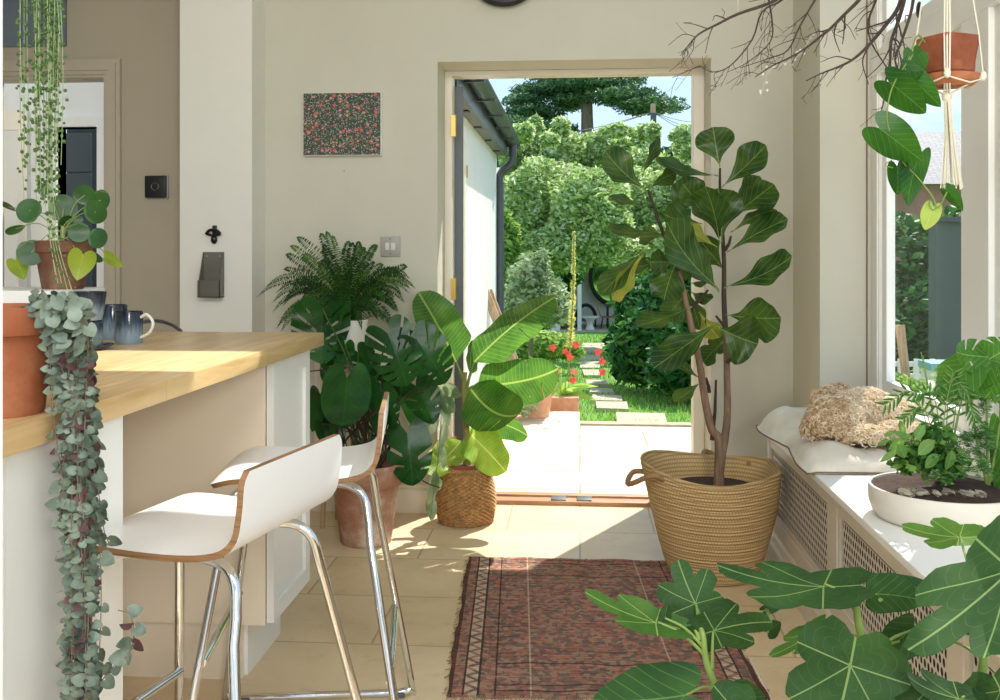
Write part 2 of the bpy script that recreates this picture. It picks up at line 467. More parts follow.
def mat_floor(name, c1, c2, mortar, bw, bh, sc=1.0, rough=.4, msize=.006, noise_amt=.5, rot=0, off=.5):
    t = NT(name); v = t.coord('Object', rot=(0,0,rot))
    b = t.new('ShaderNodeTexBrick'); b.offset = off; t.link(v, b.inputs['Vector'])
    b.inputs['Scale'].default_value = sc; b.inputs['Brick Width'].default_value = bw; b.inputs['Row Height'].default_value = bh
    b.inputs['Mortar Size'].default_value = msize; b.inputs['Mortar Smooth'].default_value = .2; b.inputs['Bias'].default_value = 0
    b.inputs['Color1'].default_value = srgb(*c1); b.inputs['Color2'].default_value = srgb(*c2); b.inputs['Mortar'].default_value = srgb(*mortar)
    n1 = t.noise(v, 2.3, 6, .65, .8); n2 = t.noise(v, 14, 5, .7)
    cl = t.mix(noise_amt, b.outputs['Color'], t.ramp(n1, [(.28, (.62,.55,.45,1)), (.5, (.88,.84,.78,1)), (.72, (1,1,1,1))]), 'MULTIPLY')
    cl = t.mix(.35, cl, t.ramp(n2, [(.33, (.66,.58,.47,1)), (.42, (.95,.93,.9,1)), (.6, (1,1,1,1))]), 'MULTIPLY')
    t.set(cl, t.math('ADD', t.math('MULTIPLY', n1, .25), rough-.12))
    t.bump(t.math('SUBTRACT', t.math('MULTIPLY', n2, .3), t.math('MULTIPLY', b.outputs['Fac'], 1.0)), .25, .004)
    return t.m
M['floor'] = mat_floor('travertine_floor', (228,203,162), (236,218,184), (190,168,132), .62, .42, rough=.4, msize=.004)
M['patio'] = mat_floor('sandstone_paving', (226,204,178), (236,218,196), (176,150,122), .9, .56, rough=.8, msize=.008, noise_amt=.3)
M['patio_boards'] = mat_floor('sandstone_boards', (230,208,182), (238,220,198), (170,140,112), 2.6, .42, rough=.8, msize=.007, noise_amt=.25, off=.3)
M['step'] = plain('stepping_stone', (176,166,138), .85, var=.12, scale=5, bump=.4)

def mat_wood(name, c1, c2, scale=(1,14,14), rough=.4, stave=0):
    t = NT(name); v = t.coord('Object', scale=scale)
    n = t.noise(v, 2.2, 6, .6, 1.2); 
    col = t.ramp(n, [(.25, srgb(*c1)), (.55, srgb(*c2)), (.8, srgb(*[min(255, c+14) for c in c2]))])
    if stave:
        b = t.new('ShaderNodeTexBrick'); b.offset = .37; t.link(t.coord('Object', rot=(0,0,pi/2)), b.inputs['Vector'])
        b.inputs['Brick Width'].default_value = .62; b.inputs['Row Height'].default_value = stave; b.inputs['Mortar Size'].default_value = .0008; b.inputs['Scale'].default_value = 1
        b.inputs['Color1'].default_value = (.86,.80,.72,1); b.inputs['Color2'].default_value = (1,1,1,1); b.inputs['Mortar'].default_value = (.6,.5,.4,1)
        col = t.mix(.8, col, b.outputs['Color'], 'MULTIPLY')
    t.set(col, rough); t.bump(n, .12, .002); return t.m
M['worktop'] = mat_wood('oak_worktop', (196,158,106), (226,194,142), (14,1.2,14), .32, stave=.09)
M['ply'] = mat_wood('plywood_edge', (92,62,38), (146,108,70), (2,2,90), .5)
M['oldwood'] = mat_wood('weathered_timber', (150,120,92), (190,160,128), (10,10,1.2), .8)
M['sill'] = mat_wood('hardwood_sill', (150,102,66), (190,142,100), (1.2,14,14), .5)
M['trunk'] = mat_wood('fig_bark', (88,66,48), (134,108,84), (18,18,3), .85)
M['bark'] = mat_wood('tree_bark', (92,78,66), (134,118,102), (12,12,2), .9)
M['banana_stem'] = mat_wood('banana_stem', (70,50,30), (146,140,74), (24,24,5), .6)

def mat_terra(name, base, pale, amt=.5, scale=7):
    t = NT(name); v = t.coord('Object'); n = t.noise(v, scale, 6, .65); n2 = t.noise(v, scale*5, 4, .6)
    col = t.ramp(n, [(.5-amt*.25, srgb(*base)), (.5, srgb(*[(a*2+b)//3 for a, b in zip(base, pale)])), (.5+amt*.25, srgb(*pale))])
    col = t.mix(.3, col, t.ramp(n2, [(.3, (.6,.55,.5,1)), (.6, (1,1,1,1))]), 'MULTIPLY')
    t.set(col, .8); t.bump(n2, .3, .002); return t.m
M['terra'] = mat_terra('terracotta', (156,86,52), (184,116,78), .5, 6)
M['terra_old'] = mat_terra('weathered_terracotta', (164,112,84), (206,188,168), .5, 6)
M['terra_dark'] = mat_terra('aged_dark_terracotta', (104,66,48), (146,110,86), .6, 9)
M['terra_small'] = mat_terra('reddish_terracotta', (136,72,46), (170,100,68), .5, 9)
M['terra_box'] = mat_terra('garden_terracotta', (204,146,108), (218,172,140), .5, 6)

def mat_ripple(name, c1, c2, freq_z, freq_a, rough=.8, bumpd=.004):
    t = NT(name); c = t.coord('UV'); x, y, _ = t.sep(c); o = t.coord('Object'); ox, oy, oz = t.sep(o)
    nz = t.noise(o, 8, 3); z = t.math('MULTIPLY', t.math('ADD', oz, t.math('MULTIPLY', nz, .010)), freq_z)
    row = t.math('FRACT', z); fl = t.math('FLOOR', z)
    br = t.math('SINE', t.math('ADD', t.math('MULTIPLY', x, freq_a*6.2832), t.math('MULTIPLY', t.math('MODULO', fl, 2), 3.14159)))
    prof = t.math('MULTIPLY', row, t.math('SUBTRACT', 1.0, row))
    h = t.math('ADD', t.math('MULTIPLY', prof, 2.2), t.math('MULTIPLY', br, .16))
    col = t.ramp(h, [(.0, srgb(*[int(q*.80) for q in c1])), (.25, srgb(*c1)), (.7, srgb(*c2))])
    col = t.mix(.45, col, t.ramp(t.noise(o, 5, 5, .6), [(.3, (.72,.66,.56,1)), (.65, (1,1,1,1))]), 'MULTIPLY')
    t.set(col, rough); t.bump(h, .5, bumpd); return t.m
M['palm_weave'] = mat_ripple('palm_leaf_weave', (190,156,102), (216,186,134), 66, 130, bumpd=.003)
M['handle_weave'] = plain('twisted_palm_rope', (158,124,84), .85, var=.25, scale=90, bump=.8)
M['seagrass'] = plain('seagrass', (176,136,86), .8, var=.35, scale=45, bump=.7)

M['lf_fiddle'] = leafmat('fiddle_leaf', (24,58,24), (74,104,40), (140,160,90), .33, .34, 6, .022, back=(112,128,64))
M['lf_fiddle_y'] = leafmat('yellowing_fiddle_leaf', (120,132,48), (166,170,72), (206,206,130), .45, .45, 7, .03)
M['lf_banana'] = leafmat('banana_leaf', (40,88,36), (84,134,50), (160,186,96), .38, .5, 22, .04, back=(104,142,64), latk=.12)
M['lf_monst'] = leafmat('monstera_leaf', (12,56,18), (34,94,30), (62,108,46), .3, .14, 7, .014, spec=.4)
M['lf_monst_l'] = leafmat('young_monstera_leaf', (48,104,34), (96,146,50), (176,206,130), .35, .4, 6, .02)
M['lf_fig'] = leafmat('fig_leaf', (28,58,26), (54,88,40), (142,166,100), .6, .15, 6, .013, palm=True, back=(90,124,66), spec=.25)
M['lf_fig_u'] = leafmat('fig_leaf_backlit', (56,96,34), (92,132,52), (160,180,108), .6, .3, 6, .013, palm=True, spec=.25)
M['lf_fig_s'] = leafmat('simple_fig_leaf', (28,60,28), (58,96,42), (106,138,72), .6, .15, 5, .022, spec=.25)
M['lf_pilea'] = leafmat('pilea_leaf', (36,80,36), (70,112,54), (120,160,96), .3, .25, 1, .0)
M['lf_pilea_y'] = leafmat('yellow_pilea_leaf', (128,160,44), (170,190,66), (196,206,110), .35, .4, 6, .02)
M['lf_philo'] = leafmat('philodendron_leaf', (26,78,24), (64,118,34), (110,150,66), .28, .35, 6, .016, back=(110,158,84))
M['lf_philo_l'] = leafmat('pale_philodendron_leaf', (150,186,70), (190,206,110), (214,220,150), .35, .45, 7, .02)
M['lf_var'] = leafmat('variegated_leaf', (96,128,84), (196,206,176), (150,170,130), .4, .25, 6, .03)
t = NT('heart_vine_leaf'); x, y, _ = t.sep(t.coord('UV')); n = t.noise(t.coord(), 18, 3)
t.set(t.ramp(n, [(.28, srgb(56,68,54)), (.42, srgb(96,112,96)), (.58, srgb(124,138,120)), (.75, srgb(78,98,66))]), .55); M['lf_hearts'] = t.m
M['lf_hearts_p'] = plain('purple_vine_leaf', (92,62,62), .5, var=.2)
M['pearl'] = plain('pearl_bead', (78,108,52), .35, var=.3, scale=25, bump=0)
M['vine_thread'] = plain('vine_thread', (122,100,84), .6, var=.1)
M['thread_green'] = plain('green_thread', (150,170,120), .6, var=.1)
M['lf_fern'] = cloudmat('fern_frond', [(0, (24,58,20)), (.5, (50,98,32)), (1, (112,154,56))], .5, .35)
M['lf_palm'] = cloudmat('feathery_green', [(0, (40,92,40)), (.5, (84,136,66)), (1, (140,178,98))], .5, .35)
M['lf_ivy'] = cloudmat('bushy_green', [(0, (36,84,36)), (.6, (74,124,52)), (1, (150,186,90))], .5, .35)
M['tr_bright'] = cloudmat('bright_tree_leaves', [(0, (84,116,50)), (.3, (142,172,88)), (.6, (200,220,142)), (1, (246,250,220))], .6, .5)  # palest stops paint sunlit highlights into the leaf colour
M['tr_cedar'] = cloudmat('cedar_needles', [(0, (36,66,44)), (.5, (72,108,70)), (1, (142,172,112))], .6, .2)
M['tr_laurel'] = cloudmat('laurel_leaves', [(0, (30,76,34)), (.5, (54,112,48)), (1, (120,170,84))], .5, .3)
M['tr_silver'] = cloudmat('silver_leaves', [(0, (112,134,88)), (.5, (176,192,140)), (1, (226,232,196))], .6, .4)
M['tr_lime'] = cloudmat('lime_leaves', [(0, (96,136,56)), (.5, (150,186,84)), (1, (210,228,140))], .6, .4)
M['grassbl'] = cloudmat('grass_blades', [(0, (84,136,44)), (.5, (130,180,70)), (1, (182,212,108))], .6, .4)
t = NT('lawn'); v = t.coord(); n = t.noise(v, 40, 5, .7); n2 = t.noise(v, 1.1, 3)
t.set(t.mix(.5, t.ramp(n, [(.3, srgb(72,118,40)), (.7, srgb(130,172,72))]), t.ramp(n2, [(.35, (.6,.75,.5,1)), (.65, (1,1,1,1))]), 'MULTIPLY'), .9); t.bump(n, .6, .03); M['lawn'] = t.m

# rug
t = NT('woven_rug'); c = t.coord('UV'); x, y, _ = t.sep(c); v = t.coord('UV', scale=(10, 60, 1)); ob = t.coord('UV', scale=(40,60,1))
wf_ = t.noise(v, 1.0, 5, .7); sp_ = t.new('ShaderNodeTexVoronoi'); sp_.inputs['Scale'].default_value = 1.0; sp_.distance = 'CHEBYCHEV'
t.link(t.coord('UV', scale=(58, 74, 1)), sp_.inputs['Vector'])
spn = t.sep(sp_.outputs['Color'])[0]
base = t.ramp(wf_, [(.26, srgb(104,76,70)), (.42, srgb(156,104,92)), (.52, srgb(150,126,106)), (.62, srgb(172,116,102)), (.75, srgb(190,164,136))])
spots = t.ramp(spn, [(.0, srgb(58,56,68)), (.24, srgb(158,82,76)), (.46, srgb(160,134,110)), (.68, srgb(92,76,74)), (.84, srgb(190,116,100))], 'CONSTANT')

col = t.mix(t.math('MULTIPLY', t.noise(t.coord('UV', scale=(5,30,1)), 1.0, 5, .7), .55), base, srgb(186,162,134))
col = t.mix(.55, col, spots)
ex = t.math('MINIMUM', x, t.math('SUBTRACT', 1.0, x)); ey = t.math('MINIMUM', y, t.math('SUBTRACT', 1.0, y))
def band(e, a, b): return t.math('MULTIPLY', t.math('GREATER_THAN', e, a), t.math('LESS_THAN', e, b))
zig = t.math('PINGPONG', t.math('MULTIPLY', y, 42), 1.0)
zz = t.math('MULTIPLY', band(ex, .055, .095), t.math('GREATER_THAN', t.math('ABSOLUTE', t.math('SUBTRACT', t.math('MULTIPLY', t.math('SUBTRACT', ex, .055), 25), zig)), .28))
col = t.mix(t.math('MULTIPLY', zz, .75), col, srgb(206,190,164))
for a, b, cc in ((0, .016, (70,44,38)), (.048, .055, (48,36,34)), (.095, .103, (48,36,34)), (.15, .156, (60,42,40)), (.262, .268, (196,176,150))):
    col = t.mix(t.math('MULTIPLY', band(ex, a, b), .8), col, srgb(*cc))
for a, b, cc in ((.05, .056, (50,36,34)), (.10, .106, (176,150,120)), (.17, .176, (50,40,38)), (.02,.026,(50,36,34))):
    col = t.mix(t.math('MULTIPLY', t.math('MULTIPLY', band(ey, a, b), t.math('GREATER_THAN', ex, .15)), .75), col, srgb(*cc))
str_ = t.noise(t.coord('UV', scale=(3, 170, 1)), 1.0, 3, .6)
col = t.mix(.75, col, t.ramp(str_, [(.36, (.5,.46,.44,1)), (.5, (.95,.93,.91,1)), (.66, (1.2,1.17,1.12,1))]), 'MULTIPLY')
t.set(col, .95, 0, .15); t.bump(t.math('ADD', str_, wf_), .8, .004); M['rug'] = t.m
M['fringe'] = plain('rug_fringe', (158,128,104), .95, var=.2)

# flower print on canvas
t = NT('flower_print'); c = t.coord('UV')
bgc = t.ramp(t.noise(t.coord('UV', scale=(60, 16, 1)), 1, 5, .7), [(.3, srgb(22,34,34)), (.5, srgb(48,70,54)), (.7, srgb(86,112,80))])
def dots(sc, thr, colr, keep, seed):
    global bgc
    vv = t.new('ShaderNodeTexVoronoi'); vv.inputs['Scale'].default_value = 1
    t.link(t.coord('UV', scale=(sc, sc*1.2, 1), loc=(seed, seed*.7, 0)), vv.inputs['Vector'])
    k = t.math('MULTIPLY', t.math('LESS_THAN', vv.outputs['Distance'], thr), t.math('LESS_THAN', t.sep(vv.outputs['Color'])[0], keep))
    bgc = t.mix(k, bgc, srgb(*colr))
dots(46, .34, (176,182,164), .35, 1.3); dots(34, .38, (150,110,112), .35, 4.1); dots(60, .3, (196,200,186), .3, 5.9); dots(26, .40, (178,96,92), .14, 7.7); dots(17, .40, (206,96,84), .12, 2.2); dots(17, .34, (214,130,146), .18, 9.9); dots(22, .36, (214,160,96), .08, 5.5)
t.set(bgc, .6); M['print'] = t.m

# denim-blue glazed mug
t = NT('reactive_glaze'); v = t.coord('Object', scale=(1,1,.12)); n = t.noise(v, 90, 4, .7); z = t.sep(t.coord('Generated'))[2]
f = t.math('ADD', t.math('MULTIPLY', n, .5), t.math('SUBTRACT', .62, t.math('MULTIPLY', z, .6)))
t.set(t.ramp(f, [(.25, srgb(16,20,28)), (.5, srgb(44,58,76)), (.72, srgb(122,140,152))]), .15); M['mug'] = t.m
M['mug_in'] = plain('black_glaze', (12,14,18), .15)
# linen
t = NT('linen'); v = t.coord('Object'); n = t.noise(v, 260, 2); n2 = t.noise(v, 9, 4)
t.set(t.ramp(n2, [(.3, srgb(214,206,190)), (.7, srgb(236,230,218))]), .95, 0, .1); t.bump(t.math('ADD', n, t.math('MULTIPLY', n2, 2)), .35, .004); M['linen'] = t.m
# dog
t = NT('apricot_coat'); n = t.noise(t.coord(), 26, 4, .6)
t.set(t.ramp(n, [(.3, srgb(186,150,112)), (.5, srgb(216,188,152)), (.72, srgb(238,220,192))]), .9, 0, .1); t.bump(n, .6, .01); M['dog'] = t.m
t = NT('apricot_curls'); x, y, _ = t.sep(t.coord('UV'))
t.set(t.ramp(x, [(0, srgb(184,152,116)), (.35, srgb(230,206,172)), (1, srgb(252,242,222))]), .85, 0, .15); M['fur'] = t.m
t = NT('slate_roof'); b = t.new('ShaderNodeTexBrick'); t.link(t.coord('UV'), b.inputs['Vector']); b.inputs['Scale'].default_value = 14
b.inputs['Color1'].default_value = srgb(112,112,116); b.inputs['Color2'].default_value = srgb(132,131,132); b.inputs['Mortar'].default_value = srgb(90,90,94); b.inputs['Mortar Size'].default_value = .03
t.set(b.outputs['Color'], .7); M['slate'] = t.m
t = NT('red_brick'); b = t.new('ShaderNodeTexBrick'); t.link(t.coord('Generated', scale=(1,1,1)), b.inputs['Vector']); b.inputs['Scale'].default_value = 30
b.inputs['Color1'].default_value = srgb(156,104,88); b.inputs['Color2'].default_value = srgb(178,128,110); b.inputs['Mortar'].default_value = srgb(190,180,168)
t.set(b.outputs['Color'], .85); M['brick'] = t.m
M['red'] = plain('red_petal', (226,84,66), .5, var=.2, bump=0)
M['salmon'] = plain('salmon_petal', (236,142,110), .5, var=.15, bump=0)
M['slateblue'] = plain('slate_blue_paint', (112,124,136), .6, var=.03)
M['teal'] = plain('teal_cover', (120,176,176), .6)

# ------------------------------------------------------------------ the room
YB = 4.47
def S(mb, name, mat, **k): return struct(mb.build(name, mat, smooth=False, **k))
S(MB().box((-3.0,-4.5,-.1), (1.3,YB+.18,0)), 'floor', M['floor'])
fl_ = bpy.data.lights.new('low_fill', 'AREA'); fl_.shape = 'DISK'; fl_.size = .5; fl_.energy = FILL_LOW; fl_.color = (1,.95,.88)  # unseen fill light added low behind the camera to brighten front faces
fo = bpy.data.objects.new('low_fill', fl_); COL.objects.link(fo); fo.location = (.7,-1.3,1.6); fo.rotation_euler = Vector((-1.4,3.4,-.9)).to_track_quat('-Z', 'Y').to_euler()
for (lx, ly, lw) in ((-.9,-.4,FILL_UPPER),(.3,-.6,FILL_UPPER)):   # unseen fill lights added above and behind the camera
    al = bpy.data.lights.new('upper_fill', 'AREA'); al.shape = 'DISK'; al.size = .9; al.energy = lw; al.color = (1,.96,.91)
    ao = bpy.data.objects.new('upper_fill', al); COL.objects.link(ao); ao.location = (lx, ly, 2.8); ao.rotation_euler = Vector((.15*(-1 if lx > 0 else 1),.75,-.6)).to_track_quat('-Z', 'Y').to_euler()
S(MB().box((-4.6,YB+.18,-.1), (-1.76,7.2,-.001)), 'floor_hall', M['white'])
# wall with the garden doorway
mb = MB(); XL, XR, ZT = -.64, .576, 2.03
mb.box((-1.434,YB,0), (XL,4.85,2.95)); mb.box((XR,YB,0), (1.15,4.85,2.95)); mb.box((XL,YB,ZT), (XR,4.85,2.95)); mb.box((.585,4.85,-.2), (.80,5.2,2.95)); mb.box((XL-.7,4.85,ZT+.07), (.585,5.2,2.95))
S(mb, 'wall_back', M['wall'])
S(MB().box((-1.76,4.286,0), (-1.434,4.9,2.95)), 'wall_pier', M['wall_white'])
mb = MB(); DL, DR, DT = -2.62, P(107,0,4.75).x, 2.045       # hall doorway
mb.box((-4.7,4.75,0), (DL-.3,4.87,2.95)); mb.box((DR,4.75,0), (-1.76,4.87,2.95)); mb.box((DL-.3,4.75,DT), (DR,4.87,2.95))
S(mb, 'wall_left_rear', M['wall_shaded'])
S(MB().box((-3.1,-1.8,0), (-3.0,4.75,2.95)), 'wall_left', M['wall_shaded'])
S(MB().box((-4.7,4.87,0), (-4.6,7.2,2.95)), 'wall_hall_left', M['white'])
S(MB().box((.931,3.98,0), (1.15,YB,2.95)), 'wall_right_return', M['wall'])
# ceiling with a long roof light
mb = MB(); A = (-3.1,-1.8,2.95); sx0, sx1, sy0, sy1 = -.47, .62, 3.47, 3.97
mb.box((-3.1,.5,2.9), (1.3,sy0,3.0)); mb.box((-3.1,sy1,2.9), (1.3,5.2,3.0)); mb.box((-3.1,sy0,2.9), (sx0,sy1,3.0)); mb.box((sx1,sy0,2.9), (1.3,sy1,3.0))
S(mb, 'ceiling', M['wall'])
S(MB().prism([(4.75,2.445),(4.735,2.43),(4.70,2.43),(4.66,2.50),(4.66,2.9),(4.75,2.9)], 'x', -3.0, -1.80), 'trim_1', M['wall_shaded'])
# skirting along the back wall
mb = MB()
for a, b in ((-1.434, XL), (XR, .931)):
    mb.prism([(YB,0),(YB-.018,0),(YB-.018,.10),(YB-.010,.112),(YB-.010,.122),(YB,.13)], 'x', a, b)
S(mb, 'baseboard_back', M['trim'])
# boxed-in pipe panel on the wall behind the plants
mb = MB(); mb.box((-1.20,YB-.022,.13), (-.86,YB,.80), bev=.004)
for q in (-1.17,-1.06,-.95): mb.box((q-.004,YB-.030,.13), (q+.004,YB-.02,.78))
S(mb, 'trim_2', M['trim'])

# garden door frame
fr = MB(); y0, y1 = 4.70, 4.80
fr.box((XL,y0,0), (-.604,y1,ZT), bev=.003); fr.box((.525,y0,0), (XR,y1,ZT), bev=.003); fr.box((-.604,y0,2.008), (.525,y1,ZT), bev=.003)
d1 = struct(fr.build('door_1', M['trim'], smooth=False))
th = MB(); th.box((-.604,4.64,-.01), (.525,4.72,.018), bev=.004); th.box((-.604,4.745,-.01), (.525,4.80,.022), bev=.003)
th.build('threshold', M['sill'], d1)
MB().box((-.604,4.722,-.012), (.525,4.743,.006)).build('track', M['grey_frame'], d1)
mb = MB()
for q in (-.10,.02): mb.box((q-.035,4.655,.018), (q+.035,4.735,.024), bev=.002)
mb.build('catch', M['steel'], d1)
# opened grey leaf
D0 = Vector((-.586, 4.805, 0)); dv = Vector((-.117,1,0)).normalized(); dn = Vector((dv.y,-dv.x,0))
def obox(mb, o, a, b, n, c, m=0):
    """box with a run from a to b along dv, n = thickness range along dn, c = height range"""
    vs = [o+dv*s+dn*q+Vector((0,0,z)) for z in c for (s, q) in ((a,n[0]),(b,n[0]),(b,n[1]),(a,n[1]))]
    return mb.add(vs, [(3,2,1,0),(4,5,6,7),(0,1,5,4),(1,2,6,5),(2,3,7,6),(3,0,4,7)], m=m)
lf = MB(); nn_ = (-.028,.024)
obox(lf, D0, 0,.09, nn_, (.03,1.975)); obox(lf, D0, .56,.66, nn_, (.03,1.975)); obox(lf, D0, .09,.56, nn_, (1.87,1.975)); obox(lf, D0, .09,.56, nn_, (.03,.22))
d2 = S(lf, 'door_2', M['grey_frame']); obox(MB(), D0, .09,.56, (-.012,.006), (.22,1.87)).build('pane', M['glass'], d2, smooth=False)
for z in (1.77, .25, 1.0):
    h = MB().box((-.607,4.685,z-.05), (-.600,4.70,z+.05)); h.box((-.604,4.683,z-.05), (-.586,4.687,z+.05)); h.tube([(-.588,4.69,z-.052),(-.588,4.69,z+.052)], .005)
    h.build('hinge', M['brass'], d1)

# hall door with architrave
aw = MB()
aw.box((DR,4.728,0), (DR+.075,4.75,DT+.075)); aw.box((DL-.3,4.728,DT), (DR,4.75,DT+.075))
aw.box((DR+.02,4.718,0), (DR+.055,4.7285,DT+.055)); aw.box((DL-.3,4.718,DT+.02), (DR+.02,4.7285,DT+.055))
aw.box((DR-.012,4.74,0), (DR,4.88,DT-.012)); aw.box((DL-.3,4.74,DT-.012), (DR,4.88,DT))
S(aw, 'door_3', plain('shaded_gloss', (196,186,166), .45, var=.01))  # architrave colour darkened for the same alcove shade
# hall beyond: white wall with an inner door frame and a dark room
mb = MB(); yh = 6.0
def hx(u, Y): return P(u, 0, Y).x
mb.box((hx(-80,yh),yh,0), (hx(58,yh),yh+.1,2.9)); mb.box((hx(99,yh),yh,0), (-1.75,yh+.1,2.9)); mb.box((hx(58,yh),yh,P(0,128,yh).z), (hx(99,yh),yh+.1,2.9))
mb.box((-1.80,4.87,0), (-1.76,yh,2.9))
S(mb, 'wall_hall', M['white'])
S(MB().box((-4.2,7.9,-.1), (-1.2,8.0,2.4)), 'wall_hall_rear', M['room_shade'])  # dark sheet, the unlit room's shade put into its colour
mb = MB(); zt = P(0,128,yh).z
mb.box((hx(99,yh)-.0,yh-.03,0), (hx(106,yh),yh+.1,zt+.06)); mb.box((hx(58,yh)-.05,yh-.03,0), (hx(58,yh),yh+.1,zt+.06)); mb.box((hx(58,yh),yh-.03,zt), (hx(99,yh),yh+.1,zt+.06))
S(mb, 'door_4', M['white'])
# dark blue boarded door seen through it
bd = MB(); yb = 6.5
for i in range(7): bd.box((hx(56,yb),yb,.1+i*.27), (hx(90,yb),yb+.03,.1+i*.27+.262), bev=.004)
S(bd, 'door_5', plain('blue_black_boards', (24,38,44), .6))
# glazed white hall door standing open on the left
hd = MB(); yy = 5.4; a, b = hx(-60,yy), hx(27,yy); zt = P(0,112,yy).z
hd.box((b-.05,yy,0), (b,yy+.04,zt)); hd.box((a,yy,zt-.10), (b-.05,yy+.04,zt)); hd.box((a,yy,0), (b-.05,yy+.04,.9)); hd.box((a,yy,0), (a+.05,yy+.04,zt))
d6 = S(hd, 'door_6', M['white']); MB().box((a+.05,yy+.015,.9), (b-.05,yy+.022,zt-.10)).build('pane', M['glass'], d6, smooth=False)
# blue-grey fanlight panel over the hall door
mb = MB(); a0 = P(-40,38,4.74); a1 = P(66,42,4.74)
mb.box((a0.x,4.735,2.19), (a1.x,4.752,2.43))
S(mb, 'window_9', M['slateblue'])

# near upright at the very left edge of the frame
S(MB().box((P(2.6,0,.74).x-.06,.70,0), (P(2.6,0,.74).x,.74,2.9)), 'trim_3', M['white'])

# ------------------------------------------------------------------ window side
XW = 1.114
mb = MB(); mb.box((XW,-.8,0), (1.20,3.98,.60)); mb.box((XW,-.8,2.72), (1.20,3.98,2.95)); mb.box((XW,-.8,.6), (1.2,-.3,2.95))
S(mb, 'wall_right', M['wall_white'])
S(MB().box((XW-.03,-.3,.60), (1.22,3.98,.635), bev=.005), 'trim_4', M['white'])
posts = [(3.98,3.90,'b'), (3.06,2.86,'m'), (2.24,2.05,'m'), (1.40,1.20,'m'), (.60,.40,'m'), (-.2,-.3,'b')]
mb = MB()
for a, b, k in posts: mb.box((XW+.01,b,.635), (XW+.065,a,2.72), bev=.003)
mb.box((XW+.005,-.3,1.845), (XW+.075,3.98,1.935), bev=.003)
S(mb, 'trim_5', M['white'])
for i in range(len(posts)-1):
    ya, yb_ = posts[i][1], posts[i+1][0]
    for (za, zb) in ((.635,1.845), (1.935,2.72)):
        f = MB(); t_ = .055
        if i == 0: ya2 = ya-.01
        else: ya2 = ya
        f.box((XW+.026,ya2-t_,za), (XW+.058,ya2,zb), bev=.002); f.box((XW+.026,yb_,za), (XW+.058,yb_+t_*.7,zb), bev=.002)
        f.box((XW+.027,yb_+t_*.7-.002,za), (XW+.057,ya2-t_+.002,za+t_)); f.box((XW+.027,yb_+t_*.7-.002,zb-t_*.6), (XW+.057,ya2-t_+.002,zb))
        if i == 0: f.box((XW+.015,ya2,za), (XW+.062,ya,zb))
        wn = struct(f.build('window_%d' % (i+1), M['white'], smooth=False))
        MB().box((XW+.042,yb_+.02,za+.03), (XW+.047,ya2-.02,zb-.02)).build('pane', M['glass'], wn, smooth=False)
mb = MB().ball(P(919,10,3.3), (.008,.02,.028), 2); o = mb.build('window_catch', M['black']); tag(o, 'small black catch on the upper window pane', 'window catch')
# cable run down the corner by the windows
S(MB().tube([(XW-.006,3.975,.6),(XW-.006,3.975,2.9)], .0025, 6), 'trim_6', plain('brown_cable', (112,88,66), .6))

# ------------------------------------------------------------------ outside
def gz(y): return -.14 if y < 7.5 else (-.14-.81*min(1, (y-7.5)/20.5))
ys = [-3,0,4.85,6,7.5]+[7.5+i*2.05 for i in range(1,11)]+[32,60,110]
xs = [-60,-20,-8,-3,-1,0,1,1.3,3,6,12,30,70]
vs = [(x, y, gz(y)-.03) for y in ys for x in xs]; k = len(xs)
S(MB().add(vs, [(j*k+i, j*k+i+1, (j+1)*k+i+1, (j+1)*k+i) for j in range(len(ys)-1) for i in range(k-1)]), 'ground', M['lawn'])
S(MB().box((.0,4.87,-.2), (3.2,7.5,-.115)), 'patio', M['patio'])
S(MB().box((-2.6,4.87,-.2), (0.0,7.55,-.02)), 'terrace', M['patio_boards'])
S(MB().box((1.3,-1,-.2), (3.0,4.87,-.13)), 'path', M['patio'])
S(MB().box((.0,7.5,-.2), (3.2,7.62,-.10)), 'edging', M['step'])
# stepping stones
stones = [(667,617,422,414),(628,596,408,403),(622,593,400,396),(612,590,392,389),(606,586,384,381),(603,582,375,371),(601,581,367,363),(600,580,359,356),(603,580,352,348),(606,580,346,344)]
for i, (ua, ub, va, vb) in enumerate(stones):
    def gy(v, u):     # distance on the lawn for picture height v
        y = 7.5
        for _ in range(60):
            d = (EYE-gz(y))/((v-255)/1000.0); y = y*.5+.5*d
        return y
    n0, n1 = gy(va, ub), gy(vb, ub); z = gz((n0+n1)/2)
    xa, xb = P(ub,0,(n0+n1)/2).x, P(ua,0,(n0+n1)/2).x
    poly = [(xa+jit(.03),n0),(xb+jit(.03),n0+jit(.04)),(xb,n1+jit(.04)),(xa,n1)]
    o = MB().prism(poly, 'z', z-.06, z+.015).build('stepping_stone', M['step'], smooth=False)
    tag(o, ['pale flat stepping stone nearest the patio, widest in the lawn','grey stepping stone second from the patio in the lawn','thin stepping stone third from the patio','stepping stone fourth from the patio','stepping stone fifth from the patio beside the hedge','stepping stone sixth from the patio beside the hedge','stepping stone fourth from the garden room','stepping stone third from the garden room','stepping stone second from the garden room','stepping stone nearest the garden room'][i], 'stepping stone', 'stepping stones in the lawn')
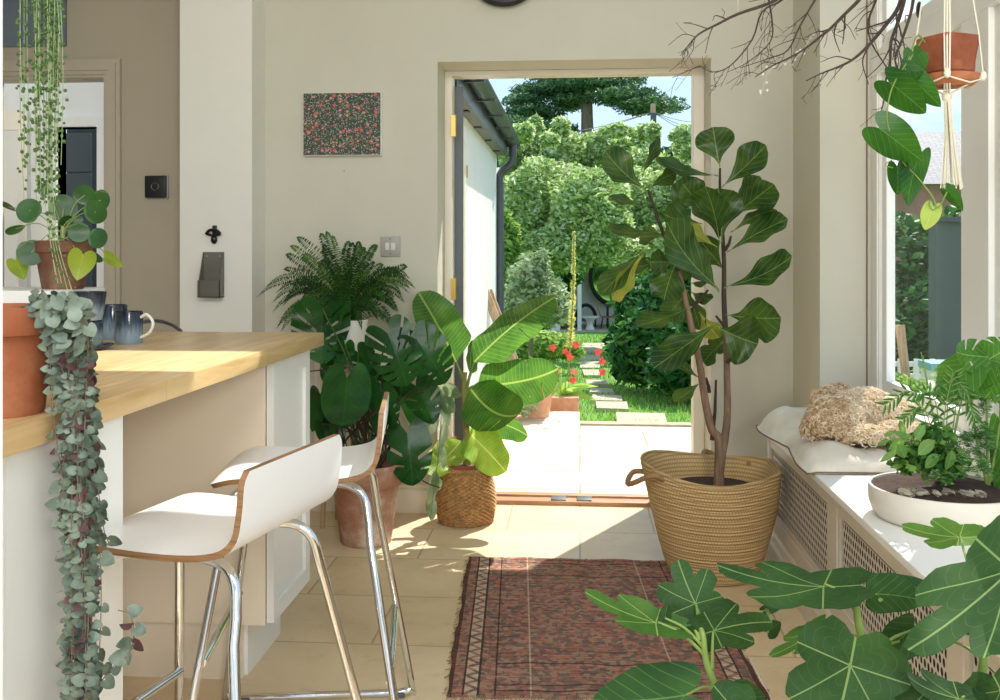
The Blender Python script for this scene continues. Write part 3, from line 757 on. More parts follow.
# grass blades
n = 16000; gy_ = 7.6+18*NR.rand(n)**1.7; gx_ = (NR.rand(n)*2.9-.9)*(gy_/7.5)*.9
gzz = np.array([gz(q) for q in gy_])-.03
hh = (.02+.03*NR.rand(n))*(gy_/8)**.5; ww = .004*(gy_/7.5); lx = NR.normal(size=n)*.012; ly = NR.normal(size=n)*.012
v = np.zeros((n,4,3)); v[:,0] = np.stack([gx_-ww,gy_,gzz],1); v[:,1] = np.stack([gx_+ww,gy_,gzz],1); v[:,2] = np.stack([gx_+lx+.001,gy_+ly,gzz+hh],1); v[:,3] = np.stack([gx_+lx-.001,gy_+ly,gzz+hh],1)
o = build_cloud('grass', v.reshape(-1,3), NR.rand(n), M['grassbl']); tag(o, 'short sunlit lawn grass beside the stepping stones', 'grass', kind='stuff')

# white outbuilding along the left of the terrace
b = empty('outbuilding', (-.75, 9, -.2), 'white rendered outbuilding with dark gutter left of the terrace', 'building')
MB().box((-1.9,5.5,-.2), (-.75,9.0,2.06)).build('wall', M['outwhite'], b, smooth=False)
MB().box((-.76,6.35,-.02), (-.735,6.43,1.9)).box((-.76,5.6,1.9), (-.735,6.43,1.98)).build('door_frame', M['trim'], b, smooth=False)
MB().box((-.735,6.44,1.66), (-.728,6.47,1.74)).build('hinge', M['brass'], b, smooth=False)
MB().prism([(-1.0,2.06),(-.66,2.06),(-.66,2.18),(-1.0,2.32)], 'y', 5.3, 9.02).build('eaves', plain('soffit_board', (120,118,114), .6), b, smooth=False)
MB().box((-.665,5.3,2.05), (-.652,9.02,2.20)).build('fascia', M['gutter'], b, smooth=False)
for yq in (6.2,7.0,7.8,8.6): MB().box((-.74,yq-.04,2.05), (-.69,yq+.04,2.062)).build('soffit_vent', M['black'], b, smooth=False)
mb = MB(); pr = [(math.cos(a)*.06, math.sin(a)*.06) for a in [pi+pi*i/8 for i in range(9)]]; pr += [(math.cos(a)*.052, math.sin(a)*.052) for a in [2*pi-pi*i/8 for i in range(9)]]
mb.prism([(-.60+p[0], 2.20+p[1]) for p in pr], 'y', 5.3, 9.05)
for yq in (5.6,6.3,7.0,7.7,8.4,8.98): mb.lathe([(.064,-.012),(.066,0),(.064,.012)], (0,0,0), 4) if False else mb.box((-.665,yq-.012,2.132), (-.535,yq+.012,2.146))
mb.box((-.66,9.05,2.14), (-.54,9.06,2.20))
mb.build('gutter', M['gutter'], b, smooth=True)
MB().tube(bez([(-.60,8.95,2.16),(-.60,8.95,2.04),(-.62,8.96,1.98),(-.68,8.98,1.93),(-.72,9.0,1.88),(-.72,9.0,1.8)], 15)+[Vector((-.72,9.0,-.1))], .035, 12).build('downpipe', M['gutter'], b)

# leaning timbers
for i, (u0, v0, u1, v1, Y) in enumerate(((484,288,501,332,8.2),(488,289,505,335,8.35))):
    p0 = P(u0,v0,Y); p1 = P(u1,v1,Y-.1); d = (p1-p0); p2 = p0+d*2.6
    mb = MB(); vs = []
    ex_ = Vector((.035,0,0)); ey_ = Vector((0,.02,0))
    for q in (p0, p2): vs += [q-ex_-ey_, q+ex_-ey_, q+ex_+ey_, q-ex_+ey_]
    mb.add(vs, [(0,1,2,3),(7,6,5,4),(0,4,5,1),(1,5,6,2),(2,6,7,3),(3,7,4,0)])
    o = mb.build('timber_plank', M['oldwood'], smooth=False); tag(o, ['front weathered plank leaning against the white outbuilding','rear weathered plank leaning against the white outbuilding'][i], 'plank', 'planks leaning on the outbuilding')

# garden room at the end of the lawn
YG = 28.0; g = empty('garden_room', (P(600,0,YG).x, YG, -1.0), 'white garden room with open front at the end of the lawn', 'building')
def bx2(mb, ua, ub, va, vb, ya, yb):
    a = P(ua,va,YG); b = P(ub,vb,YG); return mb.box((min(a.x,b.x), ya, min(a.z,b.z)), (max(a.x,b.x), yb, max(a.z,b.z)))
bx2(MB(), 556, 700, 254, 336, 30.5, 30.7).build('rear_wall', M['outwhite'], g, smooth=False)
bx2(MB(), 540, 700, 246, 257, 27.8, 30.7).build('roof', M['slateblue'], g, smooth=False)
bx2(MB(), 548, 690, 330, 338, 27.6, 30.7).build('floor_slab', M['step'], g, smooth=False)
for ua, ub in ((577.5,581.5),(627,629.5)): bx2(MB(), ua, ub, 256, 331, 27.8, 27.95).build('post', M['outwhite'], g, smooth=False)
bx2(MB(), 548, 560, 256, 331, 28.0, 30.5).build('side_wall', M['outwhite'], g, smooth=False)
mb = MB(); bx2(mb, 553, 568, 268, 292, 30.35, 30.5); o = mb.build('picture_window', M['oldwood'], g, smooth=False)
mir = P(613,276,30.3)
mb = MB(); vs = []
for j in range(40):
    a = 2*pi*j/40
    for r, dy in ((.62,0),(.74,0),(.74,-.06),(.62,-.06)): vs.append((mir.x+r*math.cos(a)*1, mir.y+dy, mir.z+r*math.sin(a)*1.25))
mb.add(vs, [(4*j+q, 4*j+(q+1)%4, 4*((j+1)%40)+(q+1)%4, 4*((j+1)%40)+q) for j in range(40) for q in range(4)])
rm = empty('round_mirror', mir, 'large black framed round mirror on the garden room wall', 'mirror'); mb.build('frame', M['black'], rm)
mb = MB().add([(mir.x+.64*math.cos(2*pi*j/40), mir.y-.01, mir.z+.64*1.25*math.sin(2*pi*j/40)) for j in range(40)], [tuple(range(40))]); mb.build('mirror_glass', plain('mirror', (210,215,215), .04, metal=1, bump=0, var=0), rm)
zf = P(0,331,YG).z
def far_chair(u, Y, col, label, s=1.0):
    c = P(u,0,Y); r = empty('garden_chair', (c.x, Y, zf), label, 'chair')
    MB().box((c.x-.22,Y-.22,zf+.42), (c.x+.22,Y+.22,zf+.46), bev=.01).build('seat', col, r)
    mb = MB(); mb.add([(c.x-.22*s, Y+q, zf+.46) for q in (-.2,.2)]+[(c.x-.36*s, Y+q, zf+.86) for q in (.18,-.18)]+[(c.x-.25*s, Y+q, zf+.46) for q in (-.2,.2)]+[(c.x-.39*s, Y+q, zf+.86) for q in (.18,-.18)], [(0,1,2,3),(7,6,5,4),(0,4,5,1),(1,5,6,2),(2,6,7,3),(3,7,4,0)]); mb.build('backrest', col, r, smooth=False)
    for a_, b_ in ((-1,-1),(1,-1),(1,1),(-1,1)): MB().tube([(c.x+a_*.18,Y+b_*.18,zf+.42),(c.x+a_*.24,Y+b_*.22,zf)], .018, 6).build('leg', M['black'], r)
far_chair(609, 28.9, plain('tan_leather', (168,112,70), .6), 'tan chair with black legs inside the garden room')
c = P(618,0,29.2); r = empty('garden_table', (c.x+.3, 29.2, zf), 'black dining table inside the garden room', 'table')
MB().box((c.x-.35,28.8,zf+.72), (c.x+1.0,29.6,zf+.76)).build('tabletop', M['black'], r, smooth=False)
for a_, b_ in ((-.3,28.85),(.95,28.85),(-.3,29.55),(.95,29.55)): MB().tube([(c.x+a_,b_,zf),(c.x+a_,b_,zf+.72)], .03, 6).build('leg', M['black'], r)
c = P(590,0,28.3); o = MB().lathe([(.19,0),(.17,.05),(.09,.22),(.07,.30),(.13,.40),(.24,.46),(.25,.50),(.0,.505)], (c.x,28.3,zf), 24).build('side_table', M['outwhite']); tag(o, 'white waisted pedestal stool in front of the garden room', 'side table')
c = P(586,0,29.3); r = empty('bentwood_armchair', (c.x,29.3,zf), 'dark hoop armchair behind the white pedestal stool', 'chair')
MB().tube([(c.x+.28*math.cos(a),29.3,zf+.35+.42*math.sin(a)) for a in [pi*i/12 for i in range(13)]], .05, 8).build('backrest', M['black'], r); MB().box((c.x-.3,29.0,zf+.3), (c.x+.3,29.4,zf+.38)).build('seat', M['grey_frame'], r, smooth=False)
for q in (-.27,.27): MB().tube([(c.x+q,29.2,zf),(c.x+q,29.2,zf+.35)], .03, 6).build('leg', M['black'], r)
c = P(560,0,28.8); r = empty('garden_sofa', (c.x,28.8,zf), 'low brown and grey bench seat at the left of the garden room', 'sofa')
MB().box((c.x-.2,28.5,zf+.25), (c.x+.5,29.2,zf+.45), bev=.03).build('seat', M['grey_frame'], r); MB().box((c.x-.05,28.9,zf+.45), (c.x+.42,29.15,zf+.80), bev=.05).build('cushion', plain('brown_leather', (120,78,52), .6), r)

# ---- trees and shrubs
def blob(u, v, Y, ru, rv, ry=None):
    p = P(u, v, Y); return (p.x, p.y, p.z, px(ru,Y), px(ru,Y) if ry is None else ry, px(rv,Y))
def tree(name, label, cat, blobs, n, size, mat, trunk=None, seed=1, aspect=.5, bm='bark', up=0, group=None, shell=.55):
    bb = blobs[0]; y = bb[1]; root = empty(name, (trunk[0][0] if trunk else bb[0], y, gz(y)), label, cat, group)
    v, c = cloud(blobs, n, size, seed, aspect, shell, up); build_cloud('foliage', v, c, M[mat], root)
    if trunk:
        mb = MB()
        for tr_ in ([trunk] if isinstance(trunk[0][0], (int, float)) else trunk):
            pts = [Vector(q[:3]) for q in tr_]; mb.tube(bez(pts, 12), [tr_[0][3]+(tr_[-1][3]-tr_[0][3])*i/(len(bez(pts,12))-1) for i in range(len(bez(pts,12)))], 8)
        mb.build('trunk', M[bm], root)
    return root
def tp(u, v, Y, r): p = P(u,v,Y); return (p.x,p.y,p.z,r)
# bright deciduous trees
Y = 17; tree('garden_tree', 'bright green leafy tree left of centre beyond the lawn', 'tree',
    [blob(545,205,Y,52,48), blob(528,250,Y,34,34), blob(590,215,Y-1,44,50), blob(560,165,Y+1,40,34), blob(520,170,Y+1,22,36), blob(600,160,Y+1,30,30), blob(565,248,Y-1,45,26)]+[blob(R.uniform(505,620), R.uniform(126,160), Y+jit(2), R.uniform(6,12), R.uniform(7,14)) for _ in range(18)], 74000, .048, 'tr_bright',
    [[tp(533,330,Y,.12),tp(540,290,Y,.1),tp(560,245,Y,.07),tp(585,225,Y,.04)], [tp(540,290,Y,.07),tp(528,250,Y,.05),tp(520,215,Y,.03)]][0], seed=3, aspect=.45, shell=.3)
Y = 19; tree('garden_tree', 'pale green leafy tree behind the fiddle leaf fig, right in the doorway view', 'tree',
    [blob(645,215,Y,50,48), blob(660,255,Y-2,50,30), blob(690,200,Y,46,40), blob(640,170,Y+1,34,26), blob(720,240,Y,50,60), blob(615,245,Y-1,30,22), blob(760,180,Y,60,80)]+[blob(R.uniform(610,700), R.uniform(128,165), Y+jit(2), R.uniform(6,12), R.uniform(7,13)) for _ in range(16)], 74000, .052, 'tr_bright',
    [tp(660,330,Y,.14),tp(655,270,Y,.1),tp(648,210,Y,.05)], seed=4, aspect=.45, shell=.3)
# cedar
Y = 42; cb = []
for (u, v, ru, rv) in ((588,84,60,8),(545,92,45,7),(625,96,50,8),(650,108,45,8),(535,112,40,8),(570,104,26,7),(615,78,40,6),(540,150,45,10),(520,128,40,9),(560,128,24,7),(560,76,44,6),(600,60,40,8),(585,40,34,8),(620,150,30,8),(555,160,40,9),(640,140,18,5),(525,104,28,5),(500,160,26,9)):
    cb.append(blob(u, v+jit(2), Y+jit(1.5), ru*.85, rv*.8, 2.2))
tree('cedar_tree', 'dark blue green cedar with tiered branches against the sky', 'tree', cb, 34000, .12, 'tr_cedar', [tp(588,300,Y,.38),tp(588,170,Y,.32),tp(587,100,Y,.28),tp(589,20,Y,.15)], seed=5, aspect=.3, up=-.2, shell=.2)
Y = 60; tree('distant_tree', 'grey green distant tree by the telegraph pole', 'tree', [blob(690,165,Y,40,20,5), blob(720,160,Y,40,26,5), blob(640,165,Y,40,16,4)], 6000, .35, 'tr_cedar', seed=6)
Y = 15.5; tree('conifer_hedge', 'lime green clipped conifer beside the white outbuilding', 'shrub', [blob(508,300,Y,16,90), blob(500,340,Y,18,60)], 9000, .06, 'tr_lime', seed=7)
Y = 12.0; tree('silver_shrub', 'silvery variegated shrub beside the downpipe', 'shrub', [blob(530,285,Y,24,34), blob(545,300,Y,26,28), blob(520,310,Y,20,28), blob(556,310,Y-.2,18,18), blob(541,262,Y,10,16)], 3600, .05, 'tr_silver', [tp(530,372,Y,.03),tp(532,330,Y,.02),tp(535,290,Y,.01)], seed=8, aspect=.38, shell=.25)
Y = 10.8; tree('laurel_hedge', 'dark glossy laurel hedge on the right of the lawn', 'hedge', [blob(668,330,Y,46,40), blob(640,350,Y-.4,32,34), blob(700,345,Y-.9,50,50), blob(650,305,Y+.6,38,30), blob(700,290,Y,50,40), blob(622,345,Y+.8,16,26), blob(672,372,Y-1.3,26,24), blob(740,350,Y-1.2,40,60), blob(626,368,Y,14,14)], 15000, .06, 'tr_laurel', seed=9, aspect=.42)
Y = 24; tree('background_shrub', 'dark shrub below the trees left of the garden room', 'shrub', [blob(540,300,Y,26,30), blob(560,275,Y+1,22,16), blob(520,320,Y,24,20)], 5000, .10, 'tr_laurel', seed=10)
Y = 23; tree('background_shrub', 'leafy shrub beside the white post right of the garden room', 'shrub', [blob(650,290,Y,26,34), blob(680,280,Y,30,40), blob(634,300,Y-1,9,14)], 6000, .10, 'tr_laurel', seed=12)
# telegraph pole with wires
Y = 36; r = empty('telegraph_pole', P(653,200,Y), 'grey telegraph pole with wires against the clouds', 'pole')
MB().tube([Vector((P(655,250,Y).x,Y,gz(Y))), P(653,104,Y)], [.12,.09], 8).build('pole', M['oldwood'], r)
mb = MB(); c = P(653,118,Y); mb.box((c.x-.10,Y-.25,c.z-.22), (c.x+.10,Y-.1,c.z+.15)); mb.build('transformer', M['gutter'], r, smooth=False)
mb = MB()
for (u, v) in ((720,128),(722,118),(724,140),(480,140),(470,150)):
    a = P(653,112,Y); b = P(u,v,Y+(5 if u > 600 else -3)); mb.tube([a.lerp(b, i/8)+Vector((0,0,-.25*math.sin(pi*i/8))) for i in range(9)], .012, 4)
mb.build('wire', M['grey_frame'], r)

# flowering pots on the terrace
c = P(562,412,7.8)
r = empty('planter', (c.x, 7.8, -.17), 'square terracotta planter with tall leafy canna on the terrace edge', 'planter')
MB().box((P(545,0,7.65).x,7.65,-.17), (P(579,0,7.65).x,7.95,.07), bev=.01).build('pot', M['terra_box'], r)
mb = MB(); 
for i in range(26):
    a = R.uniform(0, 2*pi); L = R.uniform(.16,.34); b0 = Vector((c.x,7.8,.07)); tpt = b0+Vector((math.cos(a)*L*.9, math.sin(a)*L*.5, R.uniform(.02,.22)))
    leaf(mb, S_OVAL, b0, tpt, .03, roll=R.uniform(-50,50), droop=.35)
mb.build('foliage', leafmat('hosta_leaf', (120,160,66), (170,200,104), (200,214,140), .5, .4), r)
mb = MB(); st = MB()
top = P(574,232,7.8); b0 = Vector((c.x+.04,7.8,.07)); st.tube([b0, P(573,300,7.8), top], .008, 6)
for i in range(420):
    t_ = R.random(); p = b0.lerp(P(573,300,7.8), t_*2) if t_ < .5 else P(573,300,7.8).lerp(top, t_*2-1)
    if t_ < .25: continue
    q = .035*(1.3-t_); a = R.uniform(0, 6.28); leaf(mb, S_OVAL, p, p+Vector((math.cos(a)*q, math.sin(a)*q, R.uniform(0,.03))), .008)
o = st.build('stem', M['green_stem'], r); mb.build('flower_spike', leafmat('spike', (160,170,84), (206,200,124), (220,210,150), .5, .4), r)
c2 = P(528,404,7.25); r = empty('planter', (c2.x,7.25,-.02), 'rounded terracotta planter of red and salmon flowers behind the banana plant', 'planter')
MB().lathe([(.0,0),(.10,0),(.13,.20),(.15,.20),(.15,.24),(.13,.24),(.12,.2),(0,.2)], (c2.x+.05,7.3,-.02), 24).build('pot', M['terra_box'], r)
v, cc = cloud([(c2.x+.05,7.3,.30,.2,.16,.10), (c2.x-.05,7.15,.20,.16,.12,.08)], 1300, .022, 21); build_cloud('foliage', v, cc, M['tr_lime'], r)
fl = MB(); fl2 = MB(); gi = 0
for (u, v_) in ((598,352),(602,361),(574,372),(556,371),(553,348),(566,352),(570,357),(528,381),(531,372),(576,345),(573,380),(602,372)):
    p = P(u, v_, 7.25+jit(.12)); q = MB(); gi += 1
    for j in range(5):
        a = 2*pi*j/5+jit(.3); leaf(q, S_OVAL, p, p+Vector((math.cos(a)*.03, jit(.02), math.sin(a)*.03)), .013, roll=jit(40))
    q.build('red_flower' if gi % 5 < 3 else 'salmon_flower', M['red'] if gi % 5 < 3 else M['salmon'], r)
Y = 7.1; tree('garden_shrub', 'low grey green bedding plant on the terrace behind the seagrass basket', 'shrub', [blob(522,400,Y,18,16), blob(508,398,Y,16,18)], 1800, .02, 'tr_silver', seed=31, aspect=.3)
Y = 13; tree('garden_shrub', 'small yellow green shrub at the left edge of the lawn', 'shrub', [blob(548,345,Y,26,14), blob(570,350,Y,14,10), blob(525,350,Y,20,18)], 3500, .045, 'tr_lime', seed=32)

# outside the right-hand windows
YH = 35; h = empty('brick_house', (P(935,0,YH).x, YH, -1), 'red brick house with pale slate roof beyond the windows', 'building')
a = P(917,190,YH); b_ = P(1030,190,YH); zr = P(0,128,YH).z; ze = P(0,187,YH).z
MB().box((a.x,YH,-1.5), (a.x+16,YH+8,ze)).build('wall', plain('pink_brick', (166,116,100), .85, var=.12, scale=3, bump=0), h, smooth=False)
MB().add([(a.x-.7,YH-.4,ze-.1),(a.x+17,YH-.4,ze-.1),(a.x+17,YH+4,zr),(a.x-.2,YH+4,zr),(a.x-.7,YH+8.4,ze-.1),(a.x+17,YH+8.4,ze-.1)], [(0,1,2,3),(3,2,5,4),(0,3,4),(1,5,2),(0,4,5,1)], [(0,0),(1.6,0),(1.6,.6),(0,.6),(0,0),(1.6,0)]).build('roof', M['slate'], h, smooth=False)
MB().add([(a.x-.8,YH-.42,ze-.25),(a.x-.8,YH+4,zr+.05),(a.x-.8,YH+8.4,ze-.25),(a.x-.8,YH-.42,ze+.05),(a.x-.8,YH+4,zr+.4),(a.x-.8,YH+8.4,ze+.05)]+[(a.x-.4,YH-.42,ze-.25),(a.x-.4,YH+4,zr+.05),(a.x-.4,YH+8.4,ze-.25),(a.x-.4,YH-.42,ze+.05),(a.x-.4,YH+4,zr+.4),(a.x-.4,YH+8.4,ze+.05)], [(0,1,4,3),(1,2,5,4),(6,9,10,7),(7,10,11,8),(0,3,9,6),(3,4,10,9),(4,5,11,10)]).build('bargeboard', M['outwhite'], h, smooth=False)
Y = 14; tree('boundary_hedge', 'grey green hedge beyond the windows below the brick house', 'hedge', [blob(905,280,Y,60,66), blob(950,260,Y,40,50), blob(1010,270,Y,60,60), blob(900,330,Y-1,50,40), blob(960,320,Y-1,60,50), blob(1080,280,Y,60,90)], 15000, .07, 'tr_laurel', seed=41)
YS = 10.5; r = empty('garden_shed', (P(945,0,YS).x,YS,-.2), 'dark grey shed wall beyond the first window', 'shed')
a = P(936,222,YS); MB().box((a.x,YS,-.3), (a.x+.9,YS+.22,a.z)).build('wall', plain('dark_shed_board', (92,98,96), .7, var=.08, scale=4), r, smooth=False)
MB().box((a.x-.03,YS-.05,a.z), (a.x+.95,YS+.26,a.z+.05)).build('roof', M['gutter'], r, smooth=False)
YF = 8.6; r = empty('picket_fence', (P(925,0,YF).x,YF,-.14), 'low white rail fence outside the windows', 'fence')
for v_ in (364,376): q = P(880,v_,YF); MB().box((q.x,YF,q.z-.02), (q.x+1.4,YF+.03,q.z+.02)).build('rail', M['outwhite'], r, smooth=False)
for i in range(9): q = P(884+i*16,372,YF); MB().box((q.x-.02,YF-.02,-.16), (q.x+.02,YF,q.z+.11)).build('picket', M['outwhite'], r, smooth=False)
q = P(940,362,8.2); o = MB().box((q.x-.14,8.0,q.z-.05), (q.x+.18,8.3,q.z+.01), bev=.01).build('storage_box', M['teal']); 
MB().box((q.x-.12,8.02,-.14), (q.x+.16,8.28,q.z-.05)).build('base', M['outwhite'], o); tag(o, 'pale teal topped box outside the window', 'box')
for i, (u0, u1) in enumerate(((898,907),(902,910))):
    mb = MB(); mb.tube([P(u0,325,6.6+.1*i), P(u1,400,6.6)], .018, 6); mb.tube([P(u1,400,6.6), P(u1+2,420,6.6)], .018, 6)
    o = mb.build('garden_stake', M['oldwood']); tag(o, ['left pale wooden stake leaning outside the window','right pale wooden stake leaning outside the window'][i], 'stake', 'stakes outside the window')
Y = 6.4; tree('garden_shrub', 'yellow green bush just outside the window behind the dog', 'shrub', [blob(905,400,Y,26,24), blob(940,405,Y,28,26), blob(980,398,Y,34,30), blob(935,445,Y,50,44)], 9500, .026, 'tr_lime', seed=43)
# ------------------------------------------------------------------ island
XF = -.79
o = MB().box((-2.75,-.2,.88), (XF,3.045,.92), bev=.003).build('worktop', M['worktop']); tag(o, 'long oak worktop with a sunlit band running across the kitchen', 'worktop')
def shaker(mb_frame, x, ya, yb, za, zb, t=.02, r=.045):
    """framed door face looking towards +X, outer face at x"""
    mb_frame.box((x-t,ya,za), (x,ya+r,zb)); mb_frame.box((x-t,yb-r,za), (x,yb,zb)); mb_frame.box((x-t,ya+r,za), (x,yb-r,za+r)); mb_frame.box((x-t,ya+r,zb-r), (x,yb-r,zb))
    mb_frame.box((x-t,ya+r,za+r), (x-.010,yb-r,zb-r))
r = empty('base_cabinet', (-1.1,2.84,0), 'white base cabinet at the far end of the island, cream side facing the knee space', 'cabinet')
MB().box((-1.50,2.652,.155), (-.852,3.025,.88)).build('body', M['cab_cream'], r, smooth=False)
mb = MB(); shaker(mb, -.829, 2.660, 3.022, .160, .868); mb.build('door', M['cab'], r, smooth=False)
MB().box((-1.50,2.70,0), (-.915,3.0,.155)).build('plinth', M['cab'], r, smooth=False)
MB().box((-1.50,2.664,0), (-.925,2.70,.155)).build('plinth_side', M['cab_cream'], r, smooth=False)
r = empty('base_cabinet', (-1.2,.9,0), 'white base cabinet at the near end of the island under the terracotta pot', 'cabinet')
MB().box((-1.62,-.2,.12), (-.832,1.72,.88)).build('body', M['cab'], r, smooth=False)
mb = MB(); shaker(mb, -.81, .62, 1.20, .125, .865, r=.06); mb.build('door', M['cab'], r, smooth=False)
mb = MB(); mb.box((-.832,1.21,.12), (-.81,1.72,.878), bev=.002); mb.build('end_panel', M['cab'], r, smooth=False)
MB().box((-1.6,-.1,0), (-.87,1.66,.12)).build('plinth', M['cab'], r, smooth=False)
r = MB().box((-1.72,1.72,0), (-1.66,2.652,.88)).build('island_back_panel', M['cab_cream'], smooth=False); tag(r, 'cream back panel of the knee space beneath the oak worktop', 'panel')

# raised white ledge at the back of the worktop
zl = P(60,290,2.55).z
o = MB().box((-2.72,2.50,.92), (P(105,0,2.80).x,2.80,zl), bev=.004).build('ledge', M['white']); tag(o, 'raised white ledge on the worktop carrying the round-leaved plant', 'ledge')

# ------------------------------------------------------------------ stools
def make_stool():
    r = empty('bar_stool', (0,0,0), '', 'stool', 'white bar stools at the island')
    # section in x,z: back top -> seat -> front lip; local x=0 at the back rest, seat towards -x
    sec = [(.022,.815),(.020,.78),(.016,.74),(.008,.705),(-.012,.682),(-.045,.670),(-.10,.664),(-.18,.664),(-.25,.668),(-.30,.668),(-.335,.660),(-.352,.648)]
    sec = [(p.x, p.z) for p in bez([(x,0,z) for x, z in sec], 33)]
    n = len(sec); W = .185; m = 8
    def half(i):
        t = i/(n-1)
        if t < .08: return W-.016*(1-t/.08)**2.5
        if t > .86: return W-.06*((t-.86)/.14)**2
        return W
    th = .011
    nor = []
    for i in range(n):
        a = sec[max(0,i-1)]; b = sec[min(n-1,i+1)]; dx, dz = b[0]-a[0], b[1]-a[1]; l = math.hypot(dx,dz); nor.append((dz/l, -dx/l))
    mb = MB(); vs = []
    for s in (0, 1):
        for i in range(n):
            for j in range(m+1):
                y = -half(i)+2*half(i)*j/m; q = th*s
                vs.append((sec[i][0]-nor[i][0]*q*-1, y, sec[i][1]-nor[i][1]*q*-1))
    K = m+1; N = n*K
    top = [(i*K+j, i*K+j+1, (i+1)*K+j+1, (i+1)*K+j) for i in range(n-1) for j in range(m)]
    mb.add(vs, [], None)
    mb.f += top; mb.mi += [0]*len(top)
    bot = [tuple(N+q for q in f[::-1]) for f in top]; mb.f += bot; mb.mi += [0]*len(bot)
    ed = []
    for i in range(n-1):
        for j in (0, m): ed.append((i*K+j, (i+1)*K+j, N+(i+1)*K+j, N+i*K+j))
    for j in range(m):
        for i in (0, n-1): ed.append((i*K+j, i*K+j+1, N+i*K+j+1, N+i*K+j))
    mb.f += ed; mb.mi += [1]*len(ed)
    mb.build('seat_shell', [M['seat_white'], M['ply']], r, angle=35)
    # steel frame
    T = .0095
    for sy in (-1, 1):
        y0 = sy*.13; yf = sy*.275
        MB().tube(bez([(-.09,y0*.9,.652),(-.05,y0,.647),(-.022,y0*1.08,.622),(-.012,y0*1.18,.57)], 12)+bez([(-.008,sy*.168,.53),(.075,yf,.045),(.072,yf,.018),(.045,yf,.0095)], 12), T, 12).build('rear_leg', M['chrome'], r)
        MB().tube(bez([(-.22,y0*.9,.652),(-.285,y0*1.05,.646),(-.315,y0*1.15,.615),(-.325,y0*1.25,.56)], 12)+bez([(-.327,sy*.168,.53),(-.40,yf,.045),(-.398,yf,.018),(-.37,yf,.0095)], 12), T, 12).build('front_leg', M['chrome'], r)
        MB().tube([(.045,yf,.0095),(-.37,yf,.0095)], T, 12).build('floor_bar', M['chrome'], r)
        for x in (.04,-.36): MB().box((x-.02,yf-.014,0), (x+.02,yf+.014,.014), bev=.004).build('foot_pad', M['rubber'], r)
    MB().tube([(-.357,-.215,.30),(-.357,.215,.30)], T, 12).build('footrest', M['chrome'], r)
    MB().tube([(.036,-.226,.25),(.036,.226,.25)], T*.9, 12).build('rear_rail', M['chrome'], r)
    return r
M['seat_white'] = plain('white_laminate', (240,239,236), .3, var=.0, bump=0)
s1 = make_stool(); s1['label'] = 'near white bar stool, nearest the camera, with plywood edge and chrome legs'
s1.location = (-.515, 1.73, 0); s1.rotation_euler = (0,0,math.radians(-11))
s2 = dup(s1, (-.475,2.32,0), math.radians(9), 'far white bar stool beside the large terracotta pot, mostly behind the near stool')

# ------------------------------------------------------------------ things on the worktop
def mug_body(mb, c, r, h, mo=0):
    mb.lathe([(0,0),(r*.92,0),(r*.97,.004),(r,.012),(r,h-.002),(r*.985,h),(r*.93,h),(r*.92,h-.01),(r*.9,.008),(0,.008)], c, 32)
def make_mug(c, r, h, ang, label, handle=True, col=None):
    root = empty('mug', c, label, 'mug', 'blue glazed mugs on the worktop')
    mb = MB(); mug_body(mb, c, r, h); mb.build('body', M['mug'], root)
    MB().disc((c[0],c[1],c[2]+h*.35), r*.9, 24).lathe([(r*.905,h*.35),(r*.925,h-.004)], c, 32).build('inside', M['mug_in'], root)
    if handle:
        d = Vector((math.cos(ang), math.sin(ang), 0)); C_ = Vector(c)
        pts = bez([C_+d*r*.96+Vector((0,0,h*.82)), C_+d*(r+.018)+Vector((0,0,h*.9)), C_+d*(r+.036)+Vector((0,0,h*.66)), C_+d*(r+.026)+Vector((0,0,h*.36)), C_+d*r*.97+Vector((0,0,h*.2))], 16)
        MB().tube(pts, .0042, 8).build('handle', col or M['white_ceramic'], root)
    return root
q = P(129,343,2.62); make_mug((q.x,2.62,.92), .0365, .088, -.15, 'blue glazed mug with a pale handle, rightmost on the worktop')
q = P(106,340,2.70); make_mug((q.x-.01,2.76,.92), .040, .098, 2.2, 'blue glazed mug between the stacked bowl and the rightmost mug', True, M['mug'])
q = P(88,340,2.45); c0 = (q.x,2.45,.92)
rt = empty('saucer', c0, 'dark saucer underneath the stack behind the trailing vine', 'saucer'); MB().lathe([(0,0),(.04,0),(.062,.010),(.064,.013),(.05,.010),(0,.006)], c0, 32).build('plate', M['mug'], rt)
make_mug((q.x,2.45,.931), .036, .062, -1.2, 'blue glazed mug at the bottom of the stack behind the trailing vine', False)
rt = empty('cup', (q.x,2.45,.995), 'wide black cup on top of the stacked mugs behind the trailing vine', 'cup')
mb = MB(); mb.lathe([(0,0),(.034,0),(.036,.006),(.0445,.066),(.045,.072),(.042,.072),(.034,.01),(0,.008)], (q.x,2.45,.995), 32); mb.build('body', M['mug'], rt)
MB().disc((q.x,2.45,1.03), .0375, 24).lathe([(.0378,.036),(.0415,.070)], (q.x,2.45,.995), 32).build('inside', M['mug_in'], rt)
o = MB().box((P(92,0,2.41).x,2.408,.955), (P(103,0,2.41).x,2.412,.975)).build('label', M['white_ceramic'], smooth=False); bpy.data.objects.remove(o)

